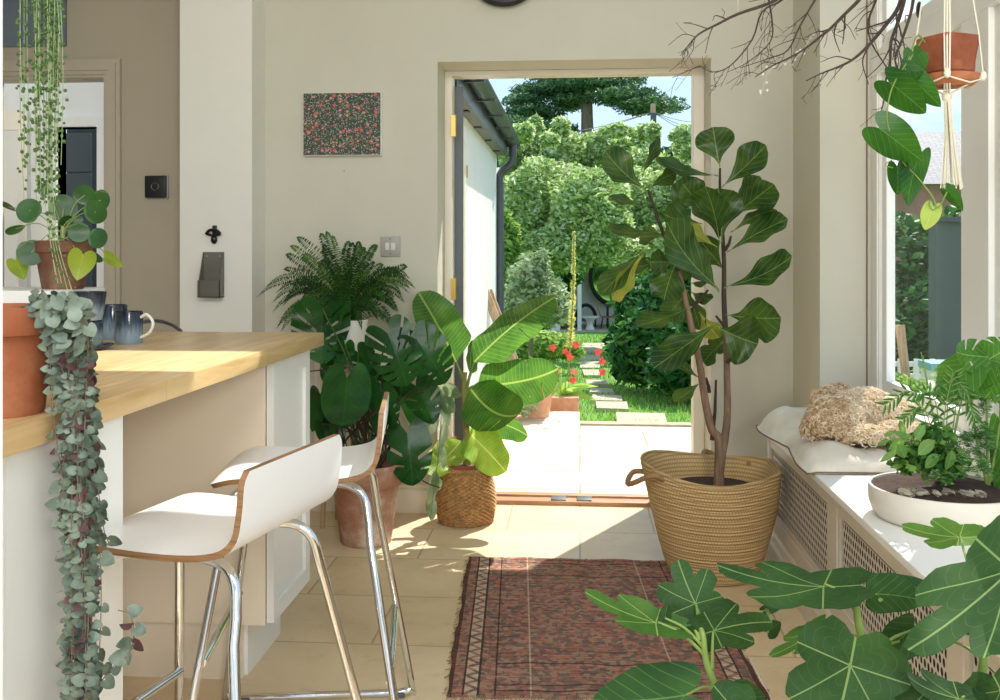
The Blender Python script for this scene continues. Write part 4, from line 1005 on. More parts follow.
# foreground terracotta pot
PC = (-.882,1.45,.92)
HR = empty('potted_string_of_hearts', PC, 'string of hearts in an orange terracotta pot trailing silver green leaves over the worktop edge', 'potted plant')
MB().lathe([(0,0),(.066,0),(.068,.004),(.080,.120),(.089,.122),(.091,.128),(.092,.158),(.090,.163),(.084,.163),(.082,.150),(.070,.10),(0,.10)], PC, 48).build('pot', M['terra'], HR)
MB().disc((PC[0],PC[1],PC[2]+.148), .081, 32).build('soil', M['soil'], HR)
o = MB().lathe([(0,0),(.07,0),(.078,.004),(0,.004)], PC, 32).build('x', M['terra']); bpy.data.objects.remove(o)
hl = MB(); hp = MB(); hv = MB()
def hstrand(pts, gap=.018, size=.010, purple=.06):
    pts = bez(pts, 40); hv.tube(pts, .0008, 4)
    acc = 0
    for i in range(1, len(pts)):
        acc += (pts[i]-pts[i-1]).length
        if acc >= gap:
            acc = 0
            for s in (-1, 1):
                if R.random() < .12: continue
                a = R.uniform(-.9, .9); d = Vector((s*math.cos(a), -abs(math.sin(a))*.6+jit(.5), jit(.5)-.25)).normalized()
                L = size*R.uniform(.75,1.3); b = pts[i]+d*.004
                (hp if R.random() < purple else hl)
                leaf(hp if R.random() < purple else hl, S_HEARTS, b, b+d*L*1.7, L*.95, roll=R.uniform(-45,45), bow=-.12, nrm=(jit(.6),-1,jit(.5)+.35))
zb = PC[2]
def PP(u, v, Y): return P(u, v, Y)
# dense curtain over the pot rim and down the cabinet
for i in range(44):
    u0 = R.uniform(48,86); u1 = u0+R.uniform(-10,16); y0 = 1.44+R.uniform(-.10,.12)
    end = R.choice([430,520,600,690,760,780,800,820]); 
    a = Vector((PC[0]+.06+jit(.02), PC[1]+jit(.05), PC[2]+.155))
    b = PP(u0+jit(4), R.uniform(300,325), 1.42+jit(.04))
    st_ = [a, b]
    k = 4
    for j in range(1, k+1):
        v_ = 325+(end-325)*j/k; f = min(1, (v_-325)/300); uu = u0*(1-f)+(60+(u0-62)*.75+14)*f+jit(4)
        st_.append(PP(max(42,min(106,uu)), v_, 1.47+jit(.05)))
    for q in st_[1:]:
        if q.x < -.775 and q.z < .95: q.x = -.775+R.uniform(0,.02)
    hstrand(st_, R.uniform(.014,.022), R.uniform(.0062,.0095), purple=.12)
for _ in range(60):   # crown of larger leaves over the rim
    p = PP(R.uniform(44,88), R.uniform(296,345), 1.40+jit(.06)); d = Vector((jit(1), -.4, jit(.8)-.3)).normalized()
    leaf(hl, S_HEARTS, p, p+d*.019, .0105, nrm=(jit(.6),-1,jit(.5)+.4), bow=-.1)
hstrand([PP(86,430,1.5),PP(98,490,1.5),PP(104,530,1.5),PP(110,545,1.5)], .02, .010)
hstrand([PP(95,690,1.5),PP(112,668,1.5),PP(128,655,1.5),PP(134,635,1.5),PP(130,615,1.5),PP(118,610,1.5)], .022, .011)
hstrand([PP(84,470,1.5),PP(97,520,1.5),PP(101,580,1.5),PP(100,640,1.5),PP(96,690,1.5)], .03, .010)
hstrand([PP(62,450,1.5),PP(48,560,1.5),PP(36,625,1.5),PP(30,640,1.5)], .05, .009)
hv.build('stem', M['vine_thread'], HR); hl.build('foliage', M['lf_hearts'], HR); hp.build('purple_foliage', M['lf_hearts_p'], HR)['label'] = 'purple undersides of trailing leaves'

# string of pearls hanging from a pot above the frame
Yp = 1.86; top = P(40,-40,Yp)
PR = empty('potted_string_of_pearls', (top.x,Yp,top.z), 'string of pearls hanging in bead curtains from the top left', 'hanging plant')
MB().lathe([(0,-.02),(.07,-.02),(.085,.07),(.09,.10),(.082,.10),(.075,.06),(0,.06)], (top.x,Yp,top.z+.02), 32).build('pot', M['terra_small'], PR)
mb = MB()
for a in (0, 2.1, 4.2): mb.tube([(top.x+.088*math.cos(a),Yp+.088*math.sin(a),top.z+.11), (top.x,Yp,top.z+.5)], .0015, 5)
mb.tube([(top.x,Yp,top.z+.5),(top.x,Yp,2.9)], .0015, 5); mb.build('cord', M['cotton'], PR)
bd = MB(); th = MB()
ico = bmesh.new(); bmesh.ops.create_icosphere(ico, subdivisions=1, radius=1); ico.verts.index_update()
IV = [w_.co.copy() for w_ in ico.verts]; IF = [[w_.index for w_ in f.verts] for f in ico.faces]; ico.free()
def pearls(pts, gap, r0=.0036):
    pts = bez(pts, 30); th.tube(pts, .0007, 4); acc = 0
    for i in range(1, len(pts)):
        acc += (pts[i]-pts[i-1]).length
        while acc >= gap:
            acc -= gap*R.uniform(.7,1.4); q = pts[i]+Vector((jit(.006),jit(.008),jit(.004))); r = r0*R.uniform(.75,1.25)
            bd.add([q+v_*r for v_ in IV], IF)
for i in range(19):
    u0 = R.uniform(18,64); dy = jit(.05); e_ = R.choice([60,90,110,140,150,165,185,200]); 
    sway = jit(3)
    pearls([P(u0*.8+8,-32,Yp+dy*.5), P(u0,-5,Yp+dy), P(u0+sway,e_*.5,Yp+dy), P(u0*.85+7+sway,e_,Yp+dy)], .0125 if e_ < 120 else .015)
for (ua, ub, e_) in ((24,24,165),(27,30,175),(38,36,178),(40,40,185),(47,46,190),(50,52,200),(55,56,185),(44,44,205),(60,57,150)):
    pearls([P(ua,-32,Yp), P(ua,40,Yp), P((ua+ub)/2,110,Yp), P(ub,e_,Yp)], .019, .0038)
for k_ in range(4): pearls([P(50+k_,-30,Yp), P(49+k_*.6,90,Yp), P(48+k_,180,Yp), P(50+k_*2,235,Yp), P(56+k_*6,280+k_*6,Yp)], .018, .0030)
pearls([P(46,100,Yp),P(44,180,Yp),P(50,240,Yp),P(58,283,Yp)], .02, .003); pearls([P(52,100,Yp),P(53,190,Yp),P(60,250,Yp),P(76,302,Yp)], .02, .003)
th.build('stem', M['thread_green'], PR); bd.build('foliage', M['pearl'], PR, recalc=False)

# pilea in an old pot on the ledge
Yq = 2.64; c = P(63,289,Yq); c = Vector((c.x,Yq,zl))
PL = empty('potted_pilea', c, 'round-leaved pilea in an aged brown pot on the white ledge', 'potted plant')
MB().lathe([(0,0),(.052,0),(.054,.003),(.070,.098),(.076,.100),(.0775,.130),(.072,.132),(.068,.115),(0,.112)], c, 40).build('pot', M['terra_dark'], PL)
MB().disc((c.x,c.y,c.z+.122), .070, 24).build('soil', M['soil'], PL)
lp = MB(); ly = MB(); st = MB(); hub = c+Vector((0,0,.17))
st.tube([c+Vector((0,0,.10)), hub], .006, 8)
for (u, v_, r, sq, dy, yel) in ((28.7,210.5,13,1,-.05,0),(63,208,14.5,1,.02,0),(84,195,11,1,.03,0),(95,212,12.5,1,-.03,0),(100,200,11.5,.8,.04,0),(79,232,10.5,1,-.07,0),(97.5,238,10.5,1,-.06,0),(15,229,10,.5,-.02,0),(30.5,252.5,13.5,1,-.07,0),(20,270,11,.9,-.05,1),(80,267.5,13.5,1,-.09,1),(115,262,10,.6,-.03,1),(96,257,8,.6,.02,0),(44,189,7,1,.02,0),(8,207,9,.35,.03,0),(66,222,8,.7,.0,0),(78,220,5,1,.0,0)):
    p = P(u, v_, Yq+dy); rr = px(r, Yq); ang = R.uniform(-.5,.5)
    d = Vector(((p-hub).x, 0, (p-hub).z)).normalized() if R.random() < .5 else Vector((math.sin(ang),0,-math.cos(ang)))
    q = ly if yel else lp; roll = (90-math.degrees(math.asin(min(1,sq))))*(1 if R.random() < .5 else -1)
    leaf(q, S_ROUND if not yel else S_HEART, p-d*rr, p+d*rr, rr*2 if not yel else rr, roll=roll, bow=-.06)
    st.tube(bez([hub+Vector((jit(.01),jit(.01),jit(.02)-.02)), hub.lerp(p,.5)+Vector((0,0,.012)), p+Vector((0,.004,0))], 8), .0013, 5)
st.build('stem', M['pale_stem'], PL); lp.build('foliage', M['lf_pilea'], PL); ly.build('yellow_foliage', M['lf_pilea_y'], PL)['label'] = 'yellowing leaves'

# ------------------------------------------------------------------ wall things
Yw = YB
a = P(303,93,Yw-.035); b_ = P(381,155,Yw-.035)
r = empty('canvas_picture', ((a.x+b_.x)/2,Yw-.0175,b_.z), 'small canvas print of a dark flower meadow on the cream wall', 'picture')
MB().box((a.x,Yw-.034,b_.z), (b_.x,Yw,a.z), bev=.002).build('stretcher', M['white'], r, smooth=False)
MB().add([(a.x+.002,Yw-.0355,b_.z+.002),(b_.x-.002,Yw-.0355,b_.z+.002),(b_.x-.002,Yw-.0355,a.z-.002),(a.x+.002,Yw-.0355,a.z-.002)], [(0,1,2,3)], [(0,0),(1,0),(1,.8),(0,.8)]).build('print', M['print'], r, smooth=False)
o = MB().ball(P(344,171,Yw-.003), .003, 1).build('nail', M['black']); tag(o, 'tiny dark nail head in the wall below the canvas print', 'nail')
a = P(380.5,236.5,Yw-.01); b_ = P(400,256.5,Yw-.01)
r = empty('light_switch', ((a.x+b_.x)/2,Yw,(a.z+b_.z)/2), 'grey double light switch above the fern', 'switch')
MB().box((a.x,Yw-.011,b_.z), (b_.x,Yw,a.z), bev=.002).build('plate', M['plastic'], r)
cx = (a.x+b_.x)/2; cz = (a.z+b_.z)/2
for s in (-.013,.013): MB().box((cx+s-.0095,Yw-.016,cz-.017), (cx+s+.0095,Yw-.0112,cz+.017), bev=.002).build('rocker', M['rocker'], r)
for s in (-.034,.034): MB().ball((cx,Yw-.0115,cz+s), .003, 1).build('screw', M['black'], r)
# bottle opener and cap catcher on the pier
Yk = 4.286; k = P(215,235,Yk)
r = empty('bottle_opener', k, 'black cast bottle opener on the pale wall above the cap catcher', 'bottle opener')
mb = MB(); mb.box((k.x-.010,Yk-.008,k.z-.0), (k.x+.010,Yk,k.z+.042), bev=.003); mb.build('back_plate', M['black'], r)
mb = MB(); mb.tube(bez([(k.x-.032,Yk-.02,k.z+.004),(k.x-.018,Yk-.026,k.z+.018),(k.x,Yk-.028,k.z+.022),(k.x+.018,Yk-.026,k.z+.018),(k.x+.032,Yk-.02,k.z+.004)], 14), .007, 8); mb.tube([(k.x-.030,Yk-.02,k.z+.004),(k.x,Yk-.01,k.z-.004),(k.x+.030,Yk-.02,k.z+.004)], .006, 8)
mb.ball((k.x,Yk-.012,k.z-.02), (.015,.012,.02), 2); mb.build('claw', M['black'], r)
a = P(200,252,Yk); b_ = P(225,297,Yk); xm = (a.x+b_.x)/2+.006; W2 = .047
r = empty('cap_catcher', (xm,Yk,b_.z), 'grey steel wall box for bottle caps under the opener', 'box')
zt_, zm, zb_ = a.z, P(212,280,Yk).z, b_.z
mb = MB(); mb.box((xm-W2,Yk-.003,zb_), (xm+W2,Yk,zt_)); mb.box((xm-W2-.006,Yk-.055,zb_), (xm+W2,Yk-.052,zm)); mb.box((xm-W2,Yk-.055,zb_), (xm+W2,Yk,zb_+.003))
mb.build('box', M['steel'], r, smooth=False)
mb = MB()
for s in (-W2, W2-.003): mb.prism([(Yk-.055,zb_),(Yk,zb_),(Yk,zt_),(Yk-.006,zt_),(Yk-.055,zm)], 'x', xm+s, xm+s+.003)
mb.build('side_plate', M['steel'], r, smooth=False)
for s in (-.03,.03): MB().ball((xm+s,Yk-.004,zt_-.018), .0045, 1).build('screw', M['plastic'], r)
# thermostat
Yt = 4.75; a = P(147,176,Yt); b_ = P(168,198,Yt); cx, cz = (a.x+b_.x)/2, (a.z+b_.z)/2
r = empty('thermostat', (cx,Yt,cz), 'square black thermostat on the shaded left wall', 'thermostat')
MB().box((a.x+.005,Yt-.012,b_.z-.004), (b_.x+.006,Yt,a.z+.002), bev=.004).build('backing', M['plastic'], r)
MB().box((a.x,Yt-.03,b_.z), (b_.x,Yt-.012,a.z), bev=.006).build('body', M['black'], r)
mb = MB(); mb.tube([(cx+.018*math.cos(q), Yt-.031, cz+.018*math.sin(q)) for q in [2*pi*i/24 for i in range(25)]], .002, 6, cap=False); mb.build('dial_ring', M['steel'], r)
# cable loop along the worktop end
o = MB().tube(bez([P(140,322,3.4),P(158,321,3.6),P(172,325,3.75),P(181,331,3.9)], 12), .007, 8).build('cable', M['black']); tag(o, 'black curved cable behind the far edge of the worktop', 'cable')
# round black wall lamp, only its lower rim in view
q = P(505,-31,YB); o3 = (q.x,YB,q.z); r = empty('wall_lamp', o3, 'round black wall lamp above the garden door, only its lower rim in view', 'lamp')
mb = MB(); pr = [(0,0),(.15,0),(.172,.012),(.178,.035),(.165,.06),(.12,.072),(0,.075)]; vs = []; kk = 48
for (rr, d) in pr:
    for j in range(kk): t_ = 2*pi*j/kk; vs.append((q.x+rr*math.cos(t_), YB-d, q.z+rr*math.sin(t_)))
mb.add(vs, [(i*kk+j, i*kk+(j+1)%kk, (i+1)*kk+(j+1)%kk, (i+1)*kk+j) for i in range(len(pr)-1) for j in range(kk)]); mb.build('housing', M['black'], r)

# ------------------------------------------------------------------ window bench
BX = .71; BT = .495
r = empty('window_bench', (.92,1.9,0), 'long painted window bench with pierced lattice panels and white top', 'bench')
MB().box((BX,-.6,BT-.022), (XW,3.975,BT), bev=.004).build('top', M['bench_top'] if 'bench_top' in M else M['white'], r, smooth=False)
mb = MB(); x1 = .727; x0 = .745
pan = [(3.89,3.04),(2.88,2.07),(1.94,1.13),(1.0,.19)]; zl0, zl1 = .205, .415
mb.box((x1,-.6,zl1+.03), (x0,3.96,BT-.022)); mb.box((x1,-.6,.02), (x0,3.96,zl0-.03))
ed = [3.96]+[q for p in pan for q in (p[0]+.03, p[1]-.03)]+[-.6]
for i in range(0, len(ed), 2): mb.box((x1,ed[i+1],zl0-.03), (x0,ed[i],zl1+.03))
# lip under the top and outer end
mb.box((BX+.006,-.6,BT-.036), (x1,3.965,BT-.022)); mb.box((x0,3.94,0), (1.10,3.96,BT-.022))
mb.build('frame', M['bench'], r, smooth=False)
mb = MB(); mb.prism([(x1,0),(x1-.016,0),(x1-.016,.075),(x1-.010,.09),(x1-.006,.11),(x1,.12)], 'y', -.6, 3.955); mb.build('skirting', M['bench'], r, smooth=False)
for p in pan:
    fr_ = MB(); a, b_ = p[1]-.03, p[0]+.03; za, zb_ = zl0-.03, zl1+.03
    for (q0, q1) in (((a,za),(a+.022,zb_)),((b_-.022,za),(b_,zb_)),((a+.022,za),(b_-.022,za+.022)),((a+.022,zb_-.022),(b_-.022,zb_))):
        fr_.box((x1+.003,q0[0],q0[1]), (x0-.004,q1[0],q1[1]))
    pn = fr_.build('panel_frame', M['bench'], r, smooth=False)
    # pierced screen: hexagon-like grid of lozenge holes
    la = MB(); ya, yb2, z0_, z1_ = p[1], p[0], zl0, zl1; ny = int(round((yb2-ya)/.0225)); nz = 9; dy = (yb2-ya)/ny; dz = (z1_-z0_)/nz
    for i in range(ny):
        for j in range(nz):
            odd = j % 2; cy = ya+(i+.5+.5*odd)*dy; cz_ = z0_+(j+.5)*dz
            if odd and i == ny-1:
                for (qa, qb) in ((ya, ya+dy/2), (yb2-dy/2, yb2)): la.add([(x1+.008,qa,z0_+j*dz),(x1+.008,qb,z0_+j*dz),(x1+.008,qb,z0_+(j+1)*dz),(x1+.008,qa,z0_+(j+1)*dz)], [(0,1,2,3)])
                continue
            hw, hh_ = .37*dy, .44*dz
            out = [(cy+dy/2*sx_, cz_+dz/2*sz_) for sx_, sz_ in ((-1,-1),(0,-1),(1,-1),(1,0),(1,1),(0,1),(-1,1),(-1,0))]
            inn = [(cy+hw*math.cos(t_), cz_+hh_*math.sin(t_)) for t_ in [pi+pi/4+pi/4*q for q in range(8)]]
            vs = [(x1+.008,)+q for q in out]+[(x1+.008,)+q for q in inn]+[(x1+.0088,)+q for q in inn]
            la.add(vs, [(q, (q+1)%8, 8+(q+1)%8, 8+q) for q in range(8)]+[(8+q, 8+(q+1)%8, 16+(q+1)%8, 16+q) for q in range(8)])
    la.build('lattice', M['bench'], r, smooth=False, recalc=False)
MB().box((x0+.06,-.55,.02), (x0+.07,3.93,BT-.03)).build('backing', plain('lattice_shade', (64,48,38), .8), r, smooth=False)  # dark sheet, shade behind the pierced screen put into its colour

# rug
r = empty('rug', (.04,3.2,0), 'worn red brown woven rug with fringed ends on the travertine floor', 'rug')
cs = [P(447,0,2.60), P(470,0,3.79), P(697,0,3.79), P(762,0,2.66)]
c4 = [Vector((-.350,2.60,0)), Vector((-.425,3.79,0)), Vector((.425,3.80,0)), Vector((.490,2.64,0))]
nx, ny = 60, 80; vs = []; uv = []
for j in range(ny+1):
    for i in range(nx+1):
        s, t_ = i/nx, j/ny; p = c4[0]*(1-s)*(1-t_)+c4[3]*s*(1-t_)+c4[2]*s*t_+c4[1]*(1-s)*t_
        e_ = .003*math.sin(t_*13+1)+.0018*math.sin(t_*47) if s in (0.0, 1.0) else 0
        z = .009+.0016*math.sin(s*17+t_*9)+.003*max(0, math.sin(t_*3.1+4.1))**8+.0015*math.sin(t_*40)
        if abs(t_-.74) < .03 : z += .006*(1-abs(t_-.74)/.03)
        vs.append((p.x+e_, p.y+.004*math.sin(s*31), z)); uv.append((s, t_))
K = nx+1; top = [(j*K+i, j*K+i+1, (j+1)*K+i+1, (j+1)*K+i) for j in range(ny) for i in range(nx)]
mb = MB(); mb.add(vs, top, uv); bd_ = [i for i in range(K)]+[j*K+nx for j in range(1,ny+1)]+[ny*K+i for i in range(nx-1,-1,-1)]+[j*K for j in range(ny-1,0,-1)]
n0 = len(mb.v); mb.add([(vs[i][0],vs[i][1],.001) for i in bd_], [], [uv[i] for i in bd_])
mb.f += [(bd_[q], bd_[(q+1)%len(bd_)], n0+(q+1)%len(bd_), n0+q) for q in range(len(bd_))]; mb.mi += [0]*len(bd_)
mb.build('pile', M['rug'], r, recalc=False)
mb = MB()
for end in (0, 1):
    for i in range(150):
        s = (i+R.random())/150; p = (c4[0].lerp(c4[3], s) if end == 0 else c4[1].lerp(c4[2], s)); d = Vector((jit(.5), -1 if end == 0 else 1, 0)).normalized()
        L = R.uniform(.008,.03); mb.tube([p+Vector((0,0,.008)), p+d*L*.5+Vector((0,0,.006)), p+d*L+Vector((jit(.008),0,.0025))], .0011, 4)
for side in (0, 1):
    for i in range(60):
        t_ = R.random(); p = (c4[0].lerp(c4[1], t_) if side == 0 else c4[3].lerp(c4[2], t_)); d = Vector((-1 if side == 0 else 1, jit(.8), 0)).normalized()
        mb.tube([p+Vector((0,0,.007)), p+d*R.uniform(.006,.016)+Vector((0,0,.003))], .0012, 4)
tag(mb.build('fringe', M['fringe'], r), kind='stuff')
# thin pale cane lying on the floor in front of the bench
o = MB().tube([P(767,650,2.80)*1, ], .003) if False else None
q0 = Vector((.485,2.90,.004)); q1 = Vector((.505,2.30,.004)); o = MB().tube([q0, q1], .004, 6).build('cane', M['cotton']); tag(o, 'thin pale cane lying on the floor right of the rug', 'cane')
# ------------------------------------------------------------------ fiddle leaf fig in a palm basket
BC = Vector((P(713,0,3.69).x, 3.69, 0))
r = empty('palm_basket', BC, 'large tapered palm leaf basket with rope handles holding the fiddle leaf fig', 'basket')
def bas(a, z):
    t_ = z/.40
    return 1+.035*math.cos(2*(a-.15))*t_+.012*math.sin(5*a+z*9)*t_
prof = [(.0,.0),(.140,.0),(.153,.006)]
N_ = 34
for i in range(N_+1):
    t_ = i/N_; rr = .153+(.250-.153)*(t_**.75); prof.append((rr+.0028*math.sin(i*pi), .010+.375*t_))
pr2 = []
for i in range(len(prof)-1):
    (a0, z0), (a1, z1) = prof[i], prof[i+1]
    pr2.append((a0, z0)); 
    if i > 2: pr2.append(((a0+a1)/2+.0035, (z0+z1)/2))
pr2.append(prof[-1])
pr2 += [(.246,.392),(.236,.385),(.228,.33),(.206,.20)]
def basz(a): return .018*math.cos(2*a+.3)+.010*math.cos(a-2.4)
mb = MB(); vs = []; uv = []; kk = 96
for i, (rr, z) in enumerate(pr2):
    for j in range(kk):
        a = 2*pi*j/kk; q = bas(a, z); vs.append((min(.704-(.010 if i > len(pr2)-4 else 0), BC.x+rr*q*math.cos(a)), BC.y+rr*q*math.sin(a), z+basz(a)*(z/.4)**2)); uv.append((j/kk, i/len(pr2)))
mb.add(vs, [(i*kk+j, i*kk+(j+1)%kk, (i+1)*kk+(j+1)%kk, (i+1)*kk+j) for i in range(len(pr2)-1) for j in range(kk)], uv)
mb.build('woven_body', M['palm_weave'], r, angle=60)
mb = MB(); mb.tube([(min(.702, BC.x+.247*bas(a,.39)*math.cos(a)), BC.y+.247*bas(a,.39)*math.sin(a), .392+basz(a)) for a in [2*pi*j/72 for j in range(73)]], .007, 8, cap=False); mb.build('rim', M['palm_weave'], r)
for ang, sg in ((pi+.25, 1), (1.15, -1)):
    p1 = Vector((BC.x+.255*math.cos(ang-.28), BC.y+.255*math.sin(ang-.28), .365)); p2 = Vector((BC.x+.255*math.cos(ang+.42), BC.y+.255*math.sin(ang+.42), .37))
    od = Vector((math.cos(ang), math.sin(ang), 0)); md = (p1+p2)/2+od*.085+Vector((0,0,-.025))
    MB().tube(bez([p1-od*.02, p1+od*.035, md+Vector((0,0,.0)), p2+od*.03+Vector((0,0,.02)), p2-od*.015], 20), .0095, 10).build('handle', M['handle_weave'], r)
Yf = 3.66
r = empty('fiddle_leaf_fig', (P(719,0,Yf).x, Yf, .30), 'tall two-stemmed fiddle leaf fig standing in the palm basket', 'potted plant')
MB().lathe([(0,.03),(.11,.03),(.15,.30),(.155,.30),(.155,.32),(.14,.32),(.0,.32)], (BC.x,BC.y,0), 32).build('pot', M['terra_dark'], r)
MB().disc((BC.x,BC.y,.323), .142, 24).build('soil', M['soil'], r)
def tpts(lst): return [P(u, v, Yf+dy) for (u, v, dy) in lst]
tk = MB()
L1 = bez(tpts([(719,490,0),(719,474,0),(719,440,0),(712,430,0),(705,400,-.02),(699,360,-.03),(690,320,-.04),(683,290,-.05),(676,262,-.05),(664,235,-.04),(655,210,-.02),(648,190,0)]), 40)
R1 = [.021-.0165*(i/(len(L1)-1))**.8 for i in range(len(L1))]; c1_ = 24; tk.tube(L1[:c1_], R1[:c1_], 12); tw = MB(); tw.tube(L1[c1_-1:], R1[c1_-1:], 10)
L2 = bez(tpts([(719,476,0),(722,455,0),(727,420,.02),(727,380,.03),(726,340,.04),(724,300,.05),(724,262,.05),(722,225,.04),(720,190,.03),(720,168,.02)]), 40)
R2 = [.017-.013*(i/(len(L2)-1))**.9 for i in range(len(L2))]; c2_ = 18; tk.tube(L2[:c2_], R2[:c2_], 12); tw.tube(L2[c2_-1:], R2[c2_-1:], 10)
for a, b_ in (((692,306),(708,290)),((727,362),(735,353)),((727,330),(716,316)),((725,250),(731,236)),((676,262),(692,276)),((709,392),(706,378)),((712,440),(716,380))):
    tw.tube([P(a[0],a[1],Yf), P((a[0]+b_[0])/2+1,(a[1]+b_[1])/2+1,Yf-.01), P(b_[0],b_[1],Yf-.02)], [.008,.006,.004], 8)
tk.build('trunk', M['trunk'], r); tw.build('branches', M['dark_stem'], r)
fl = [ # base, tip, half width, roll, base dy, tip dy, yellow
(646,190,605,151,15,25,0,-.05,0),(642,177,660,137,9,60,0,.05,0),(718,176,655,160,10,55,0,-.1,0),(720,167,713,127,17,0,0,.0,0),(722,187,766,145,15,-30,0,-.06,0),
(733,216,774,184,15,25,.02,-.08,0),(733,210,760,176,12,-50,.06,.05,0),(731,232,777,210,10,45,.0,-.1,0),(727,252,788,219,13,-40,-.02,-.12,0),(722,242,718,188,19,10,-.05,-.10,0),
(720,243,705,186,18,-35,-.08,-.14,0),(704,210,683,184,13,15,-.05,-.12,0),(668,222,696,177,15,-25,-.02,.06,0),(702,224,663,214,14,20,-.03,-.12,0),(660,231,608,228,9,50,0,-.08,0),
(650,209,609,196,8,60,0,.04,0),(719,290,667,222,18,30,-.10,-.22,0),(717,247,687,226,9,50,-.08,-.1,1),(650,188,677,173,9,40,0,.05,0),
(642,252,601,295,12,35,-.05,-.12,0),(646,250,612,300,12,-50,-.05,-.10,1),(655,262,626,268,9,30,0,.1,0),(676,262,664,300,15,10,-.05,-.12,0),(676,262,650,262,12,-20,-.06,-.05,0),(677,262,697,273,10,20,.05,.08,0),
(688,290,664,318,13,-20,0,-.05,0),(692,307,636,326,11,45,-.05,-.12,0),(719,322,654,368,15,30,-.05,-.16,0),(724,288,792,256,14,-35,0,-.15,0),(719,292,690,250,13,30,.05,-.04,0),
(726,315,781,318,20,25,0,-.12,0),(717,327,758,344,22,10,-.03,-.08,0),(723,342,703,362,10,30,0,.05,0),(699,312,719,338,10,25,.02,.06,1),(702,380,674,358,6,40,0,-.05,0),(701,382,674,402,8,40,0,-.06,0),
(691,292,711,300,7,30,0,.1,0),(691,283,706,284,4,40,0,.1,0),(735,330,712,350,12,30,.1,.1,0),(660,240,690,262,13,-20,.05,.12,0),(665,235,640,236,10,30,.04,.12,0),(724,270,700,240,14,-25,.06,.12,0),(676,255,700,240,14,20,.06,.1,0),(684,285,700,330,12,35,.05,.08,0)]
fg = MB(); fy = MB(); ps = MB()
for (u0,v0,u1,v1,w_,ro,d0,d1_,ye) in fl:
    b0 = P(u0,v0,Yf+d0); t0 = P(u1,v1,Yf+d1_); d = t0-b0; b1 = b0+d*.06
    leaf(fy if ye else fg, S_FIDDLE, b1, t0, px(w_,Yf)*1.12, roll=ro, bow=R.uniform(-.10,.02), fold=.22, wave=.16, side=R.uniform(-.04,.04), wf=2.2)
    ps.tube([b0, b1], .0025, 6)
ps.build('petiole', M['green_stem'], r); fg.build('foliage', M['lf_fiddle'], r, recalc=False); fy.build('yellow_foliage', M['lf_fiddle_y'], r, recalc=False)['label'] = 'yellowish leaves'

# ------------------------------------------------------------------ banana plant in a seagrass basket
SC = Vector((P(466,0,4.34).x, 4.335, 0))
r = empty('seagrass_basket', SC, 'small round woven seagrass basket by the garden door', 'basket')
mb = MB(); vs = []; kk = 208; nr = 56; H_ = .232
for i in range(nr+1):
    z = .004+H_*i/nr; t_ = i/nr; rr = .117+.013*math.sin(pi*min(1,t_*1.25))-.004*t_
    for j in range(kk):
        a = 2*pi*j/kk; row = i//2; wv = math.cos(a*26+(row % 2)*pi); q = rr+.0045*wv*math.sin(pi*((i % 2)+.5)/1)+.003*math.cos(i*pi)
        vs.append((SC.x+q*math.cos(a), SC.y+q*math.sin(a), z))
mb.add(vs, [(i*kk+j, i*kk+(j+1)%kk, (i+1)*kk+(j+1)%kk, (i+1)*kk+j) for i in range(nr) for j in range(kk)])
mb.disc((SC.x,SC.y,.004), .117, 48); mb.lathe([(.109,.18),(.112,.236),(.120,.240),(.124,.236)], SC, 64)
mb.build('woven_body', M['seagrass'], r, angle=80)
mb = MB()
for q in range(60):
    a = 2*pi*q/60; a2 = a+.16; c_ = lambda t_, rr, z: (SC.x+rr*math.cos(t_), SC.y+rr*math.sin(t_), z)
    mb.tube([c_(a,.124,.232), c_((a+a2)/2,.121,.245), c_(a2,.112,.236)], .0042, 5)
mb.build('braided_rim', M['seagrass'], r)
r = empty('potted_banana_plant', SC+Vector((0,0,.02)), 'young banana plant with broad torn leaves in the seagrass basket', 'potted plant')
MB().lathe([(0,.01),(.08,.01),(.100,.235),(.106,.235),(.107,.258),(.100,.260),(.095,.24),(0,.24)], (SC.x,SC.y,0), 40).build('pot', M['terra_small'], r)
MB().disc((SC.x,SC.y,.248), .099, 28).build('soil', M['bark_chips'], r)
Yn = 4.33
st = MB(); pts = bez([P(467,476,Yn),P(467,440,Yn),P(465,410,Yn),P(464,385,Yn),P(465,372,Yn)], 16); st.tube(pts, [.018-.008*i/(len(pts)-1) for i in range(len(pts))], 12)
for q in (455,430,410): p = P(466,q,Yn-.014); st.tube([p+Vector((-.014,0,0)), p+Vector((0,-.004,.012)), p+Vector((.014,0,.002))], .003, 6)
st.build('stem', M['banana_stem'], r)
bl = MB(); bs = MB()
def banana(u0,v0,u1,v1,w_,ro,d1_,shape=S_BANANA2,droop=0,bow=-.05,pet=.12,d0=0,fold=.25,side=0):
    b0 = P(466,392,Yn); b1 = P(u0,v0,Yn+d0); t0 = P(u1,v1,Yn+d1_)
    bs.tube(bez([b0, b0.lerp(b1,.5)+Vector((0,0,.01)), b1], 8), [.008-.004*i/8 for i in range(9)], 8)
    leaf(bl, shape, b1, t0, px(w_,Yn), roll=ro, bow=bow, fold=fold, wave=.08, droop=droop, wf=2.5, side=side)
banana(456,362,418,292,24,20,-.10,bow=.05)
banana(474,362,555,297,22,35,-.12,S_BANANA,bow=-.06)
banana(478,386,558,364,24,10,-.16,S_BANANA,bow=-.10,droop=.05,side=.08)
banana(470,388,520,414,26,-15,-.22,S_BANANA,bow=-.14,droop=.0,side=.1)
banana(471,374,473,340,9,50,.05)
banana(482,420,528,436,15,40,-.05,bow=-.1)
lw = MB()
